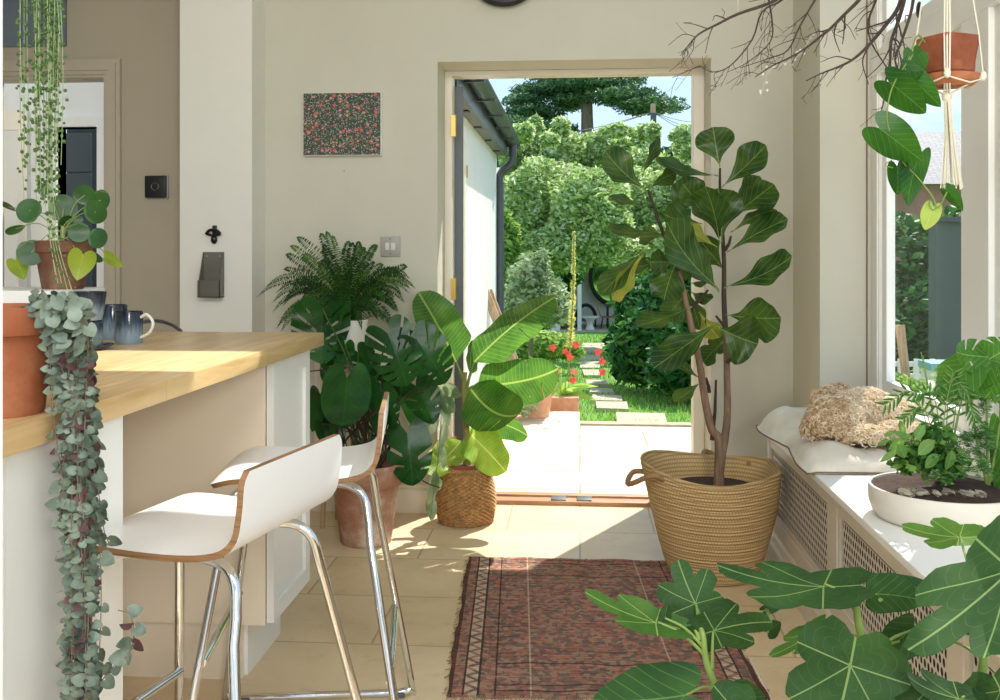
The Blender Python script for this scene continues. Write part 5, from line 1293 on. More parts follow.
for (u0,v0,u1,v1,w_,ro,d1_) in ((466,430,506,472,19,10,-.16),(461,441,428,474,17,20,-.14),(476,420,500,432,10,40,-.05)):
    b1 = P(u0,v0,Yn); leaf(lw, S_BANANA2, b1, P(u1,v1,Yn+d1_), px(w_,Yn), roll=ro, bow=-.08, fold=.2, wave=.12)
    bs.tube([P(466,448,Yn), b1], [.006,.004], 8)
bs.build('petiole', M['green_stem'], r); bl.build('foliage', M['lf_banana'], r, recalc=False)
lw.build('lower_foliage', leafmat('young_banana_leaf', (110,160,52), (162,200,80), (206,220,140), .4, .5, 18, .04, latk=.12), r, recalc=False)['label'] = 'lime green lower leaves'
# variegated trailing vine
vn = empty('trailing_vine', P(438,380,4.2), 'narrow grey green variegated vine hanging between the swiss cheese plant and the seagrass basket', 'plant')
mb = MB(); sv = MB(); pts = bez([P(420,372,4.16),P(436,385,4.15),P(441,410,4.13),(P(439,450,4.11)),P(434,490,4.10),P(431,515,4.10)], 24); sv.tube(pts, .002, 6)
for (u0,v0,u1,v1,w_,ro) in ((440,392,449,426,6,10),(436,410,430,436,6,30),(441,400,455,412,9,20),(444,420,440,452,6,40),(436,470,428,505,6,20),(433,478,440,490,7,30),(430,494,432,522,6,10),(437,385,447,400,8,30),(442,388,462,396,9,40),(438,440,444,470,5,30)):
    leaf(mb, S_OVAL, P(u0,v0,4.13), P(u1,v1,4.10+jit(.03)), px(w_,4.1), roll=ro, bow=-.08)
sv.build('stem', M['green_stem'], vn); mb.build('foliage', M['lf_var'], vn, recalc=False)

# ------------------------------------------------------------------ swiss cheese plant in an old terracotta pot
MC = Vector((P(366,0,3.99).x, 3.99, 0))
r = empty('potted_swiss_cheese_plant', MC, 'large dark swiss cheese plant in a weathered whitewashed terracotta pot', 'potted plant')
MB().lathe([(0,0),(.096,0),(.102,.006),(.104,.02),(.134,.235),(.146,.238),(.150,.244),(.153,.315),(.149,.323),(.139,.323),(.134,.30),(.120,.26),(0,.26)], MC, 56).build('pot', M['terra_old'], r)
MB().disc(MC+Vector((0,0,.28)), .128, 32).build('soil', M['soil'], r)
Ym = 3.97
ml = MB(); ms = MB(); mk = MB()
mleaf = [(323,310,322,364,31,-8,-.02,S_MONST,.07),(388,334,407,386,27,15,-.10,S_MONST,0),(417,340,446,383,24,10,-.10,S_MONST,0),(347,378,342,426,24,8,-.22,S_MONST3,-.1),(369,390,380,437,14,25,-.12,S_MONST3,0),
(320,394,312,432,12,20,.08,S_MONST3,.1),(407,434,413,486,23,10,-.12,S_MONST2,0),(416,386,434,424,19,20,0,S_MONST2,.05),(330,368,327,386,11,20,0,S_MONST2,.05),(345,345,336,373,12,30,-.02,S_MONST2,.1),
(358,352,374,382,15,20,0,S_MONST2,.1),(384,372,397,404,16,10,.05,S_MONST2,.1),(322,424,328,448,9,10,0,S_MONST3,.1),(337,424,338,452,8,10,-.03,S_MONST3,0),(384,392,393,427,12,35,-.05,S_MONST2,0),
(425,352,420,378,18,-25,.08,S_MONST2,.12),(398,338,420,345,12,20,.0,S_MONST2,.05),(360,395,352,420,14,30,.08,S_MONST3,.12),(335,352,322,380,14,10,.12,S_MONST2,.12),(405,390,412,425,14,25,.12,S_MONST3,.1)]
hub = MC+Vector((0,0,.28))
for (u0,v0,u1,v1,w_,ro,d1_,sh,d0) in mleaf:
    b1 = P(u0,v0,Ym+d0); t0 = P(u1,v1,Ym+d0+d1_)
    leaf(ml, sh, b1, t0, px(w_,Ym), roll=ro+jit(8), bow=-.10, fold=-.12, wave=.05)
    s0 = hub+Vector((jit(.05),jit(.05),0)); ms.tube(bez([s0, s0.lerp(b1,.55)+Vector((0,.03,.06)), b1], 12), [.0050-.002*i/12 for i in range(13)], 7)
for i in range(16):
    a = hub+Vector((jit(.06),jit(.06),0)); mk.tube(bez([a, a+Vector((jit(.08),jit(.06),.12)), a+Vector((jit(.16),jit(.08),R.uniform(.2,.42)))], 10), R.uniform(.002,.005), 6)
for (u0,v0,u1,v1,u2,v2) in ((368,445,405,400,424,392),(350,430,330,440,306,460),(360,400,335,372,302,372),(372,440,395,418,402,432),(402,445,420,478,440,488),(375,470,395,440,410,452)):
    mk.tube(bez([P(u0,v0,Ym),P(u1,v1,Ym+.03),P(u2,v2,Ym+.02)], 12), .0028, 6)
ms.build('petiole', M['fern_stem'], r); mk.build('aerial_roots', M['dark_stem'], r); ml.build('foliage', M['lf_monst'], r, recalc=False)

# ------------------------------------------------------------------ fern on a plant stand
FC = Vector((P(346,0,4.24).x, 4.235, 0)); zr = P(346,321,4.14).z
r = empty('plant_stand', FC, 'wooden plant stand hidden behind the swiss cheese plant under the fern', 'plant stand')
MB().lathe([(0,zr-.22),(.105,zr-.22),(.108,zr-.215),(.108,zr-.198),(.105,zr-.193),(0,zr-.193)], FC, 40).build('top', M['oldwood'], r)
for a in (.6, 2.17, 3.74, 5.31): MB().tube([FC+Vector((.075*math.cos(a),.075*math.sin(a),zr-.22)), FC+Vector((.105*math.cos(a),.105*math.sin(a),0))], [.013,.010], 10).build('leg', M['oldwood'], r)
c = FC+Vector((0,0,zr-.193))
r = empty('potted_fern', c, 'bushy boston fern in a white pot against the cream wall', 'potted plant')
MB().lathe([(0,0),(.072,0),(.078,.006),(.094,.185),(.094,.193),(.089,.193),(.086,.17),(0,.17)], c, 48).build('pot', M['white_ceramic'], r)
MB().disc(c+Vector((0,0,.175)), .087, 24).build('soil', M['soil'], r)
fv = []; fc = []; fst = MB(); h0 = c+Vector((0,0,.18))
def frond(b0, pts, wmax, n=40, tone=None):
    pts = bez([b0]+pts, 24); fst.tube(pts, .0007, 4); tone = R.random()*.7 if tone is None else tone
    m_ = len(pts)-1; nrm = Vector((jit(.3),-1,.5+jit(.3))).normalized()
    for k_ in range(3, n):
        t_ = (k_+jit(.2))/n; x_ = min(.999,t_)*m_; i = int(x_); f = x_-i; p = pts[i].lerp(pts[min(m_,i+1)], f); tg = (pts[min(m_,i+1)]-pts[i]).normalized()
        s = tg.cross(nrm).normalized(); L = wmax*math.sin(pi*min(1,(t_*1.03)**.75))**.8*(1 if t_ > .08 else .4)
        for sg in (-1, 1):
            d = (s*sg+tg*.18+Vector((jit(.2),jit(.2),-.22+jit(.2)))).normalized(); w_ = tg*.0026
            e_ = p+d*L
            fv.extend([p-w_*.8, p+d*L*.5-w_+d*.002, e_, p+d*L*.45+w_*1.3]); fc.append(min(1,max(0,tone+jit(.2))))
tips = [(265,284),(272,300),(280,330),(272,310),(285,252),(290,272),(296,234),(300,255),(320,230),(322,246),(326,228),(335,262),(345,245),(349,238),(357,256),(362,242),(372,250),(378,242),(384,262),(400,266),(408,264),(410,280),(402,292),(416,286),(398,310),(385,320),(395,326),(405,300),(300,300),(285,318),(305,325),(330,300),(345,290),(360,300),(312,280),(375,290),(388,285),(352,270),(338,280),(318,262),(276,290),(290,288),(340,322),(362,328),(327,318),(350,310),(378,318),(370,270)]
for (u, v_) in tips+[(u+jit(10), v_+jit(12)+6) for u, v_ in tips]:
    dy = jit(.16)-.02; T_ = P(u, v_, FC.y+dy); b0 = h0+Vector((jit(.04),jit(.04),0)); d = T_-b0
    up_ = .10+.25*abs(d.x)
    mid = b0.lerp(T_, .5)+Vector((0,0,up_*.55)); m2 = b0.lerp(T_, .8)+Vector((0,0,up_*.35))
    if d.z > .22: mid = b0.lerp(T_, .5)+Vector((d.x*-.1,0,.04)); m2 = b0.lerp(T_,.85)+Vector((0,0,.02))
    frond(b0, [mid, m2, T_+Vector((0,0,-.012))], R.uniform(.018,.030))
fst.build('stem', M['fern_stem'], r); build_cloud('foliage', np.array([tuple(p) for p in fv]), np.array(fc), M['lf_fern'], r)

# ------------------------------------------------------------------ cushion and dog
r = empty('floor_cushion', (.9,3.5,BT), 'pale linen cushion draped over the far end of the window bench', 'cushion')
nx, ny = 30, 44; vs = []; uv = []
x0_, x1_, y0_, y1_ = .70, 1.095, 3.10, 3.955
for s in (1, -1):
    for j in range(ny+1):
        for i in range(nx+1):
            a, b_ = i/nx, j/ny; ea = min(a, 1-a)*2; eb = min(b_, 1-b_)*2
            puff = (min(1, ea*2.2)**.5)*(min(1, eb*4)**.5)
            x = x0_+(x1_-x0_)*a; y = y0_+(y1_-y0_)*b_
            x += .030*(1-min(1, eb*2.0))*(0.5-a)*-1*(1 if a < .5 else .3)*1.0-.012*math.sin(b_*9)*(1-a); y += .02*(a-.5)*(1-eb)
            side_ = .02*math.sin(b_*7+1)*(1-a)
            x += -.02*max(0, math.sin((b_-.45)*pi*1.9))*(1-a)
            z = BT+.006+(.078*puff*(.82+.18*math.sin(a*5+b_*8)) if s > 0 else -.003)
            if s > 0: z += .006*math.sin(a*21+b_*13)*puff*ea+.035*max(0,b_-.72)/.28*puff*(1-a*.6) - .02*math.exp(-((a-.55)**2/.08+(b_-.45)**2/.06))
            if x < .708: z -= (.708-x)*.9 if s > 0 else 0
            vs.append((x, y, max(z, BT+.003))); uv.append((a, b_))
K = nx+1; N_ = K*(ny+1)
mb = MB(); mb.add(vs, [(j*K+i, j*K+i+1, (j+1)*K+i+1, (j+1)*K+i) for j in range(ny) for i in range(nx)]+[(N_+j*K+i, N_+(j+1)*K+i, N_+(j+1)*K+i+1, N_+j*K+i+1) for j in range(ny) for i in range(nx)], uv)
bd_ = [i for i in range(K)]+[j*K+nx for j in range(1,ny+1)]+[ny*K+i for i in range(nx-1,-1,-1)]+[j*K for j in range(ny-1,0,-1)]
mb.f += [(bd_[q], N_+bd_[q], N_+bd_[(q+1)%len(bd_)], bd_[(q+1)%len(bd_)]) for q in range(len(bd_))]; mb.mi += [0]*len(bd_)
mb.build('cover', M['linen'], r, angle=80)
mb = MB(); mb.tube([Vector(vs[i])+Vector((0,0,.001)) for i in bd_]+[Vector(vs[bd_[0]])+Vector((0,0,.001))], .0028, 6, cap=False); mb.build('piping', plain('dark_piping', (120,104,82), .9), r)

# dog lying on the cushion, back to the camera
cz = BT+.036
def DP(u, v, Y, rr):
    p = P(u, v, Y); return ((min(p.x, 1.045), Y, max(p.z-.026, cz+rr[2]*.72)), rr)
dg = [DP(836,411,3.30,(.086,.085,.068)), DP(866,404,3.38,(.095,.105,.074)), DP(889,408,3.45,(.085,.10,.062)), DP(912,417,3.44,(.052,.09,.044)),
 DP(829,396,3.66,(.050,.055,.056)), DP(840,389,3.70,(.042,.045,.040)), DP(852,400,3.56,(.062,.075,.052)),
 DP(862,427,3.22,(.072,.040,.026)), DP(892,424,3.25,(.072,.036,.028)), DP(918,424,3.22,(.050,.032,.024)), DP(818,420,3.33,(.045,.05,.045)), DP(940,424,3.16,(.045,.04,.022))]
mb = MB()
for c_, rr in dg: mb.ball(c_, rr, 3)
r = mb.build('dog', M['dog'], angle=180); tag(r, 'curly apricot dog curled asleep on the linen cushion with its back to the room', 'dog')
md = r.modifiers.new('join', 'REMESH'); md.mode = 'VOXEL'; md.voxel_size = .008; md.use_smooth_shade = True
m2 = r.modifiers.new('soft', 'SMOOTH'); m2.iterations = 6; m2.factor = .6
fur = MB()
def inside(p, skip):
    for i, (c_, rr) in enumerate(dg):
        if i == skip: continue
        if ((p.x-c_[0])/rr[0])**2+((p.y-c_[1])/rr[1])**2+((p.z-c_[2])/rr[2])**2 < .86: return True
    return False
def fur_tuft(p, nrm, L, w_, tone):
    t1 = nrm.orthogonal().normalized(); t1.rotate(Matrix.Rotation(R.uniform(0, 6.28), 3, nrm)); t2 = nrm.cross(t1)
    turns = R.uniform(.7, 1.3); rad = L*.26; lean = Vector((jit(.5), jit(.5), -.55)); pts = []
    for q in range(7):
        s = q/6; a = s*turns*6.28
        pts.append(p+nrm*(L*.62*s)+t1*(rad*(math.cos(a)-1))+t2*rad*math.sin(a)+lean*L*.35*s*s)
    n0 = len(fur.uv); fur.tube(pts, [w_*(1-.75*q/6) for q in range(7)], 3, cap=False)
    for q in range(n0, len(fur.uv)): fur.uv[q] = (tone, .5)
cnt = 0
while cnt < 5200:
    i = R.randrange(len(dg)); c_, rr = dg[i]
    if R.random() > (rr[0]*rr[1])/.011: continue
    d = Vector((R.gauss(0,1), R.gauss(0,1), R.gauss(0,1))).normalized()
    if d.z < -.55: continue
    p = Vector((c_[0]+d.x*rr[0]*.97, c_[1]+d.y*rr[1]*.97, c_[2]+d.z*rr[2]*.97))
    if inside(p, i) or p.z < cz+.004: continue
    nrm = Vector((d.x/rr[0], d.y/rr[1], d.z/rr[2])).normalized()
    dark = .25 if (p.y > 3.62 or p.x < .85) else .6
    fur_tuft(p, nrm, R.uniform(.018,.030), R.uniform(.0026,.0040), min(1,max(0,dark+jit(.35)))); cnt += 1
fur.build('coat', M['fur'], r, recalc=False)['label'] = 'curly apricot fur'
# ear and muzzle resting behind the shoulder
mb = MB(); mb.ball(P(815,398,3.70), (.020,.03,.035), 2); mb.build('ear', M['dog'], r)
mb = MB(); mb.ball((.885,3.765,cz+.045), (.030,.040,.024), 2); mb.build('muzzle', M['dog'], r)
MB().ball((.895,3.805,cz+.048), .009, 2).build('nose', M['black'], r)

# ------------------------------------------------------------------ planter bowl on the bench
WC = Vector((.915, 2.60, BT))
r = empty('planter_bowl', WC, 'wide matt white bowl planted with ferns, ivy and young monstera on the window bench', 'planter')
MB().lathe([(0,0),(.150,0),(.160,.003),(.172,.016),(.180,.040),(.182,.076),(.180,.082),(.174,.082),(.172,.06),(0,.058)], WC, 72).build('bowl', M['ceramic_matt'], r)
mb = MB(); vs = [WC+Vector((0,0,.088))]; 
for q in range(1,8):
    for j in range(40):
        a = 2*pi*j/40; rr = .174*q/7; vs.append(WC+Vector((rr*math.cos(a), rr*math.sin(a), .076+.016*(1-(q/7)**2)+jit(.003))))
mb.add(vs, [(0,1+j,1+(j+1)%40) for j in range(40)]+[(1+q*40+j, 1+(q+1)*40+j, 1+(q+1)*40+(j+1)%40, 1+q*40+(j+1)%40) for q in range(6) for j in range(40)]); mb.build('soil', M['soil'], r)
for (u, v_, s) in ((897,482,.014),(904,486,.017),(912,488,.012),(922,491,.016),(966,482,.013),(980,488,.014),(890,484,.010),(950,470,.018),(972,496,.011),(936,494,.010)):
    p = P(u, v_, 2.50); k_ = MB(); bm = bmesh.new(); bmesh.ops.create_icosphere(bm, subdivisions=2, radius=1)
    for w_ in bm.verts: w_.co = Vector((w_.co.x*s*(1+.2*w_.co.y), w_.co.y*s*.8, w_.co.z*s*.62))+Vector((min(max(p.x,.79),1.06), 2.50+jit(.02), WC.z+.088))
    k_.bm(bm); k_.build('pebble', M['stone'], r)
# ivy-like bushy plant on the left of the bowl
Yb2 = 2.55; st = MB(); v_, c_ = cloud([tuple(P(918,455,Yb2))+(.050,.06,.055), tuple(P(935,440,Yb2))+(.045,.05,.05), tuple(P(905,462,Yb2))+(.035,.05,.035), tuple(P(948,462,Yb2))+(.05,.05,.045), tuple(P(900,448,Yb2))+(.03,.04,.02)], 900, .0115, 51, .6, .2); build_cloud('bushy_foliage', v_, c_, M['lf_ivy'], r)
lv = MB()
for (u0,v0,u1,v1,w_) in ((908,440,888,450,9),(912,436,893,431,6),(900,448,880,462,5),(925,425,916,440,8),(905,436,900,420,5),(935,440,918,455,10),(940,455,925,468,9),(952,450,946,470,8),(890,440,877,446,4),(895,430,884,436,4),(898,444,905,458,9)):
    b0 = P(u0,v0,Yb2-.04); leaf(lv, S_OVAL, b0, P(u1,v1,Yb2-.07), px(w_*.62,Yb2), roll=jit(45), bow=-.1); st.tube(bez([P(925,480,Yb2), P((u0+925)/2,(v0+470)/2,Yb2), b0], 8), .0013, 5)
lv.build('ivy_foliage', leafmat('ivy_leaf', (70,122,56), (130,168,84), (160,190,120), .45, .35), r, recalc=False)
# feathery asparagus fern
fv2 = []; fc2 = []
def fuzz(u, v0_, ru, rv, n, Y, size):
    cc = P(u, v0_, Y)
    for _ in range(n):
        a = R.uniform(-pi, pi); s = R.random()**.5; e_ = P(u+ru*s*math.cos(a), v0_+rv*s*math.sin(a), Y+jit(.05))
        st_ = cc.lerp(e_, .4)+Vector((0,0,.012)); prev = cc
        for k_ in range(8):
            t_ = (k_+1)/8; p = st_.lerp(e_, t_); tone = R.random()
            for _2 in range(5):
                d = Vector((jit(1),jit(1),jit(.4))).normalized()*size*(1.1-.5*t_); w_ = d.orthogonal().normalized()*.0008
                fv2.extend([p-w_, p+d*.5-w_, p+d, p+w_]); fc2.append(tone)
fuzz(968,448,36,26,46,2.62,.017); fuzz(985,400,26,22,24,2.70,.014); fuzz(950,395,18,16,10,2.66,.012); fuzz(940,478,18,10,20,2.50,.012); fuzz(975,470,30,14,26,2.50,.014); fuzz(990,430,20,30,20,2.6,.015)
build_cloud('feathery_foliage', np.array([tuple(p) for p in fv2]), np.array(fc2), M['lf_palm'], r)
# parlour palm fronds
pf = MB()
for (u0,v0,u1,v1,u2,v2) in ((942,480,915,395,886,404),(942,480,925,410,905,418),(945,480,950,385,968,392),(943,480,935,400,914,392),(945,480,962,400,975,418),(944,480,944,420,953,372)):
    pts = bez([P(u0,v0,2.6),P(u1,v1,2.58),P(u2,v2,2.54)], 14); st.tube(pts, .0013, 5)
    for k_ in range(5, len(pts)):
        for s in (-1, 1):
            tg = (pts[k_]-pts[k_-1]).normalized(); nv = Vector((0,-1,0)); sd = tg.cross(nv)*s
            leaf(pf, S_OVAL, pts[k_], pts[k_]+(sd*.8+tg*.8+Vector((0,0,-.25))).normalized()*.034, .0032)
pf.build('palm_foliage', M['lf_ivy'], r)
for (a, b_) in (((945,478),(921,352)),((944,478),(923,356)),((946,478),(958,392)),((946,478),(964,390))): st.tube([P(a[0],a[1],2.6), P(b_[0],b_[1],2.58)], [.0022,.0012], 6)
# young monstera
Yj = 2.62; ml = MB()
for (u0,v0,u1,v1,w_,ro,sh) in ((989,357,956,352,17,15,S_MONST2),(966,368,928,392,22,30,S_HEART),(985,373,968,400,12,40,S_MONST2),(1000,365,985,398,14,30,S_MONST2),(988,360,1015,345,18,10,S_MONST2),(990,372,1012,400,20,10,S_MONST),(1004,430,998,505,16,25,S_HEART)):
    leaf(ml, sh, P(u0,v0,Yj), P(u1,v1,Yj-.06), px(w_,Yj), roll=ro, bow=-.10, fold=-.1, wave=.04)
for (p0,p1,p2) in (((987,486),(975,430),(968,372)),((988,486),(987,420),(988,362)),((989,486),(1000,420),(1000,370))): st.tube(bez([P(p0[0],p0[1],Yj),P(p1[0],p1[1],Yj),P(p2[0],p2[1],Yj)], 10), .0034, 8)
ml.build('monstera_foliage', M['lf_monst_l'], r, recalc=False); st.build('stem', M['green_stem'], r)
# ------------------------------------------------------------------ hanging philodendron
Yh = 2.38; hc = P(947,62,Yh); zt_ = P(947,38,Yh).z; zb_ = P(947,86,Yh).z
c = Vector((hc.x, Yh, zb_))
r = empty('potted_philodendron', c, 'heart-leaf philodendron in a terracotta pot with saucer hanging in the macrame', 'potted plant')
mb = MB(); H_ = zt_-zb_
def sq(a, z=0): return 1/max(abs(math.cos(a-.45)), abs(math.sin(a-.45)))**.75
mb.lathe([(0,.012),(.040,.012),(.043,.016),(.055,H_-.004),(.055,H_),(.050,H_),(.047,.03),(0,.03)], c, 48, fn=sq); mb.build('pot', M['terra_small'], r, angle=60)
MB().lathe([(0,0),(.056,0),(.064,.006),(.071,.022),(.068,.023),(.060,.010),(0,.010)], c, 48).build('saucer', M['terra'], r)
MB().disc(c+Vector((0,0,H_-.012)), .047, 24, fn=sq).build('soil', M['soil'], r)
ph = MB(); pl = MB(); ps = MB()
for (u0,v0,u1,v1,w_,ro,d,lt) in ((915,57,903,86,13,30,-.02,0),(905,73,941,107,13,12,-.06,0),(889,82,926,113,16,8,-.10,0),(879,128,922,161,19,5,-.08,0),(897,166,897,195,11,25,-.02,0),(919,156,908,206,13,-25,-.06,0),(947,190,963,211,7,25,-.03,0),(933,207,925,230,9,0,-.03,1),(913,52,925,78,10,-30,-.02,0)):
    leaf(pl if lt else ph, S_HEART, P(u0,v0,Yh-.07), P(u1,v1,Yh-.07+d), px(w_,Yh), roll=ro, bow=-.07, fold=-.15)
V_ = bez([P(925,42,Yh-.04),P(917,36,Yh-.06),P(908,60,Yh-.07),P(892,88,Yh-.08),P(887,118,Yh-.08),P(893,140,Yh-.08),P(903,162,Yh-.08),P(918,178,Yh-.08),P(932,196,Yh-.08),P(938,208,Yh-.08),P(947,192,Yh-.08)], 60)
ps.tube(V_, .0019, 6); ps.tube(bez([P(930,200,Yh-.08),P(929,205,Yh-.08),P(933,210,Yh-.08),P(940,206,Yh-.08)], 8), .0018, 6)
ps.tube(bez([P(905,70,Yh-.07),P(912,56,Yh-.07),P(922,40,Yh-.05)], 8), .0018, 6); ps.tube(bez([P(892,160,Yh-.07),P(885,165,Yh-.07),P(893,168,Yh-.07)], 8), .0012, 5)
ps.build('stem', M['green_stem'], r); ph.build('foliage', M['lf_philo'], r, recalc=False); pl.build('pale_foliage', M['lf_philo_l'], r, recalc=False)['label'] = 'pale yellow new leaf'
r = empty('macrame_hanger', (c.x,Yh,2.05), 'off-white macrame plant hanger with a long tassel by the window', 'plant hanger')
mb = MB(); kn = MB(); ts = MB()
topp = Vector((c.x,Yh,2.12))
for k_ in range(4):
    a = .45+pi/4+k_*pi/2; ring = Vector((c.x+.075*math.cos(a), Yh+.075*math.sin(a), zb_+.018)); shp = Vector((c.x+.066*math.cos(a), Yh+.066*math.sin(a), zt_))
    for o_ in (-.006, 0, .006):
        t1 = Vector((-math.sin(a)*o_, math.cos(a)*o_, 0)); mb.tube([topp+t1*.3, shp+t1, ring+t1*.8, c+Vector((t1.x,t1.y,-.022))], .0019, 6)
    MB().ball(ring, (.008,.008,.012), 2).build('knot', M['cotton'], r)
    a2 = a+pi/2; ring2 = Vector((c.x+.075*math.cos(a2), Yh+.075*math.sin(a2), zb_+.018))
    mb.tube([ring+Vector((0,0,-.006)), (ring+ring2)/2+Vector((0,0,-.020))-Vector(((ring.x+ring2.x)/2-c.x,(ring.y+ring2.y)/2-Yh,0))*-.25, ring2+Vector((0,0,-.006))], .0019, 6)
mb.tube([topp, Vector((c.x,Yh,2.9))], .003, 8); MB().ball(c+Vector((0,0,-.024)), (.012,.012,.014), 2).build('knot', M['cotton'], r)
zt2 = P(950,190,Yh).z
for i in range(26):
    a = R.uniform(0,6.28); q = R.random()**.5*.008; e_ = R.uniform(0,.018)
    ts.tube(bez([c+Vector((q*math.cos(a),q*math.sin(a),-.022)), c+Vector((.006+q*1.6*math.cos(a),q*1.6*math.sin(a),-.12)), Vector((c.x+.012+q*3.6*math.cos(a), Yh+q*3.2*math.sin(a), zt2+e_))], 8), .0014, 5)
mb.build('cord', M['cotton'], r); ts.build('tassel', M['cotton'], r)

# ------------------------------------------------------------------ branch hung from the ceiling with tiny lights
r = empty('hanging_branch', P(860,0,2.8), 'bare twiggy dark branch hung high across the right corner', 'branch')
br = MB(); ends = []
def twig(pts, r0, r1, lvl):
    pts = bez(pts, max(6, 4*len(pts))); n = len(pts); br.tube(pts, [r0+(r1-r0)*i/(n-1) for i in range(n)], 6 if lvl < 2 else 4)
    L = sum((pts[i+1]-pts[i]).length for i in range(n-1))
    if lvl >= 3: return
    cnt = int(L/(.05 if lvl == 0 else .04 if lvl == 1 else .045))
    for _ in range(cnt):
        i = R.randrange(n//6, n-1); tg = (pts[i+1]-pts[i]).normalized(); side = Vector((jit(1), jit(.5), jit(.9)-.25)); side = (side-tg*side.dot(tg)).normalized()
        d = (tg*.75+side*R.uniform(.4,.9)).normalized(); l = (.17 if lvl == 0 else .09 if lvl == 1 else .045)*R.uniform(.5,1.3)*(1-.4*i/n)
        q = [pts[i], pts[i]+d*l*.5+Vector((jit(.01),jit(.01),jit(.01))), pts[i]+d*l+Vector((jit(.02),jit(.01),-.02*l*10*R.random()+jit(.01)))]
        rr = r0+(r1-r0)*i/n; twig(q, rr*.5, max(.0007, rr*.22), lvl+1)
Yb3 = 2.9
def Q(l, dy=0): return [P(u, v_, Yb3+dy) for u, v_ in l]
twig(Q([(800,-22),(776,0),(738,14),(718,24),(699,34),(688,46),(681,54)]), .006, .0012, 1)
twig(Q([(880,-26),(859,0),(845,14),(830,29),(821,36),(806,48),(789,58),(772,66),(755,77)], -.08), .0065, .0015, 1)
twig(Q([(905,-20),(899,6),(885,26),(866,48),(852,60),(838,67),(820,74),(806,81)], -.12), .0070, .0015, 1)
twig(Q([(906,-20),(904,0),(898,22),(891,42),(890,62),(886,80),(884,100),(878,122)], -.16), .0065, .0012, 1)
twig(Q([(800,-20),(782,0),(762,12),(752,40),(730,66),(712,72),(700,66)], .06), .004, .001, 1)
twig(Q([(830,-22),(815,0),(800,26),(788,50),(770,58),(740,68)], .05), .004, .001, 1)
twig(Q([(884,-20),(874,5),(868,24),(872,44),(888,70),(893,86)], -.1), .004, .001, 1)
twig(Q([(914,-20),(912,8),(902,40),(895,60),(903,78),(899,50)], -.2), .005, .001, 2)
twig(Q([(700,66),(690,70),(672,78)], .05), .0016, .0008, 1)
twig(Q([(765,-18),(772,20),(770,42),(748,62),(728,72)], .1), .003, .0009, 1)
br.build('twigs', M['twig'], r)
mb = MB(); mb.tube([P(738,14,Yb3), P(738,-60,Yb3)], .001, 4); mb.tube([P(860,0,Yb3-.08), P(862,-70,Yb3)], .001, 4); mb.build('string', M['cotton'], r)
mb = MB(); lt = MB(); pts = bez([P(812,34,2.85),P(806,46,2.85),P(800,54,2.85),P(792,60,2.85),P(778,66,2.85),P(768,72,2.85),P(764,86,2.85),P(760,95,2.85)], 40); mb.tube(pts, .0006, 4)
for i in range(2, len(pts), 2):
    lt.ball(pts[i]+Vector((jit(.014),0,jit(.014))), .0042, 1); mb.tube([pts[i], pts[i]+Vector((jit(.012),0,jit(.012)))], .0005, 4)
q = mb.build('fairy_lights', M['cotton']); tag(q, 'short strand of tiny white fairy lights wound on the bare branch', 'string lights'); lt.build('bulbs', M['white_ceramic'], q)

# ------------------------------------------------------------------ foreground fig
Yz = 1.55
FP = Vector((P(800,0,1.5).x, 1.5, 0))
r = empty('potted_fig_tree', FP, 'green edible fig with lobed leaves in the right foreground', 'potted plant')
MB().lathe([(0,0),(.10,0),(.13,.24),(.14,.24),(.142,.28),(.132,.28),(.125,.25),(0,.25)], FP, 40).build('pot', M['terra'], r)
MB().disc(FP+Vector((0,0,.262)), .124, 24).build('soil', M['soil'], r)
st = MB(); fd = MB(); fb = MB(); fh = MB(); b0 = FP+Vector((0,0,.26))
def stemp(l, ra, rb): pts = bez([b0+Vector((jit(.02),jit(.02),0))]+[P(u,v_,Yz+dy) for u, v_, dy in l], 24); st.tube(pts, [ra+(rb-ra)*i/(len(pts)-1) for i in range(len(pts))], 10)
stemp([(735,740,0),(718,694,0),(706,660,0),(703,635,0),(698,622,.02)], .008, .0035)
stemp([(868,720,0),(867,655,0),(860,630,0),(856,605,0),(856,596,0)], .0085, .005)
stemp([(970,760,-.05),(979,700,-.05),(984,660,-.05),(987,630,-.05),(989,604,-.05)], .0085, .005)
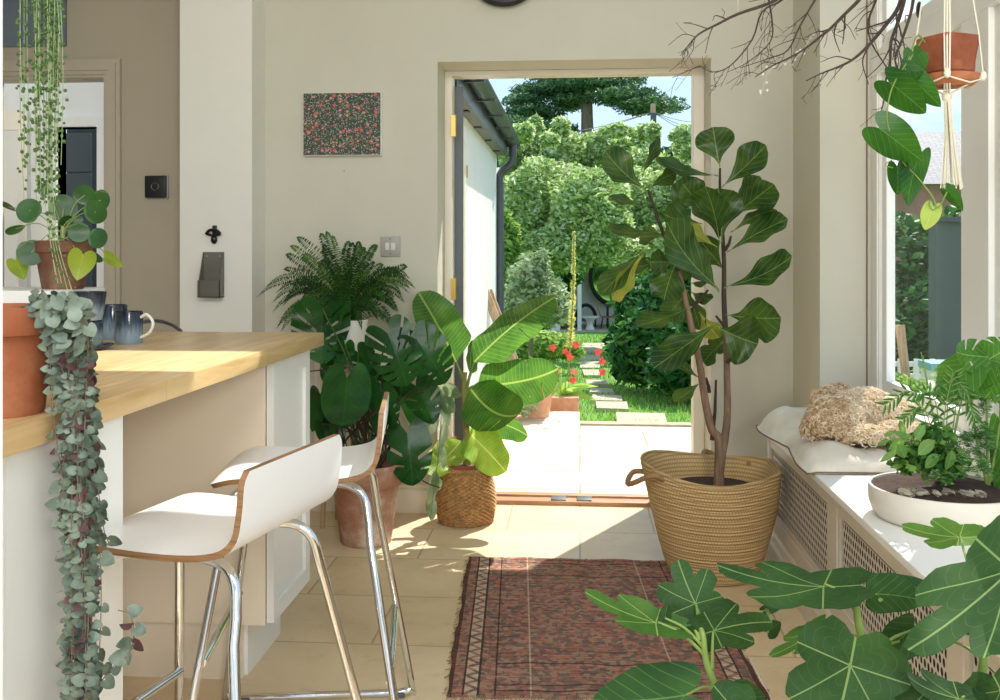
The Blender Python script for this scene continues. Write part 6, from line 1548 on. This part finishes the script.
figs = [ # stem point, junction, tip, half-width px, roll, tip dy, shape, light
((705,655),(658,622),(585,592),23,35,-.02,S_FIG3,1,0,0),
((700,640),(696,604),(678,560),37,18,.03,S_FIG,0,.05,0),
((712,668),(713,632),(772,622),33,32,-.04,S_FIG3,0,0,0),
((700,640),(688,628),(667,616),8,40,0,S_HEART,2,.02,0),
((706,650),(665,618),(668,604),7,30,0,S_HEART,0,0,0),
((720,690),(686,695),(592,700),37,22,-.06,S_HEART,0,-.04,0),
((864,640),(812,632),(770,656),16,30,-.02,S_FIG3,1,.05,0),
((770,622),(765,610),(790,602),6,20,0,S_HEART,1,.1,0),((770,622),(768,632),(781,622),10,20,0,S_HEART,0,.1,0),
((860,612),(825,584),(717,565),36,48,.06,S_FIG,0,.02,0),
((858,600),(876,594),(928,602),22,30,-.02,S_HEART,2,0,0),
((866,655),(850,664),(828,752),60,12,-.03,S_FIG,0,-.10,0),
((868,660),(912,630),(870,655),22,30,0,S_HEART,0,.06,0),((868,660),(908,640),(884,668),18,-30,0,S_HEART,0,.08,0),
((989,640),(1012,566),(908,650),50,24,-.04,S_FIG,0,-.14,0),
((985,640),(960,536),(902,526),26,42,.05,S_FIG3,1,.18,0),
((978,700),(962,698),(908,676),26,40,-.06,S_FIG3,0,-.10,0),
((988,625),(1008,592),(985,624),20,20,0,S_FIG3,0,.02,0),
((880,600),(925,590),(884,573),12,30,0,S_HEART,0,.15,0),
((983,640),(970,625),(952,622),10,20,0,S_HEART,0,.08,0),
((868,650),(845,640),(832,628),12,30,.02,S_HEART,0,.10,0),
((984,660),(940,640),(930,630),6,20,0,S_HEART,0,.12,0),
((984,700),(1000,690),(1020,740),40,20,-.03,S_FIG,0,-.08,0),
((735,700),(745,720),(700,760),50,20,-.03,S_FIG,0,-.12,0),
((870,700),(900,720),(940,760),44,20,-.03,S_FIG,0,-.12,0),
((720,694),(735,690),(770,712),18,30,0,S_HEART,1,-.02,0),
]
for (s0,j0,t0,w_,ro,dt,sh,lt_,dy,_z) in figs:
    ps0 = P(s0[0],s0[1],Yz); pj = P(j0[0],j0[1],Yz+dy); pt = P(t0[0],t0[1],Yz+dy+dt)
    st.tube(bez([ps0, ps0.lerp(pj,.5)+Vector((0,0,.008)), pj], 8), [.0030-.0012*i/8 for i in range(9)], 8)
    yv = pt-pj; ww = px(w_,Yz)*(1.0 if sh is S_HEART else 1.35)
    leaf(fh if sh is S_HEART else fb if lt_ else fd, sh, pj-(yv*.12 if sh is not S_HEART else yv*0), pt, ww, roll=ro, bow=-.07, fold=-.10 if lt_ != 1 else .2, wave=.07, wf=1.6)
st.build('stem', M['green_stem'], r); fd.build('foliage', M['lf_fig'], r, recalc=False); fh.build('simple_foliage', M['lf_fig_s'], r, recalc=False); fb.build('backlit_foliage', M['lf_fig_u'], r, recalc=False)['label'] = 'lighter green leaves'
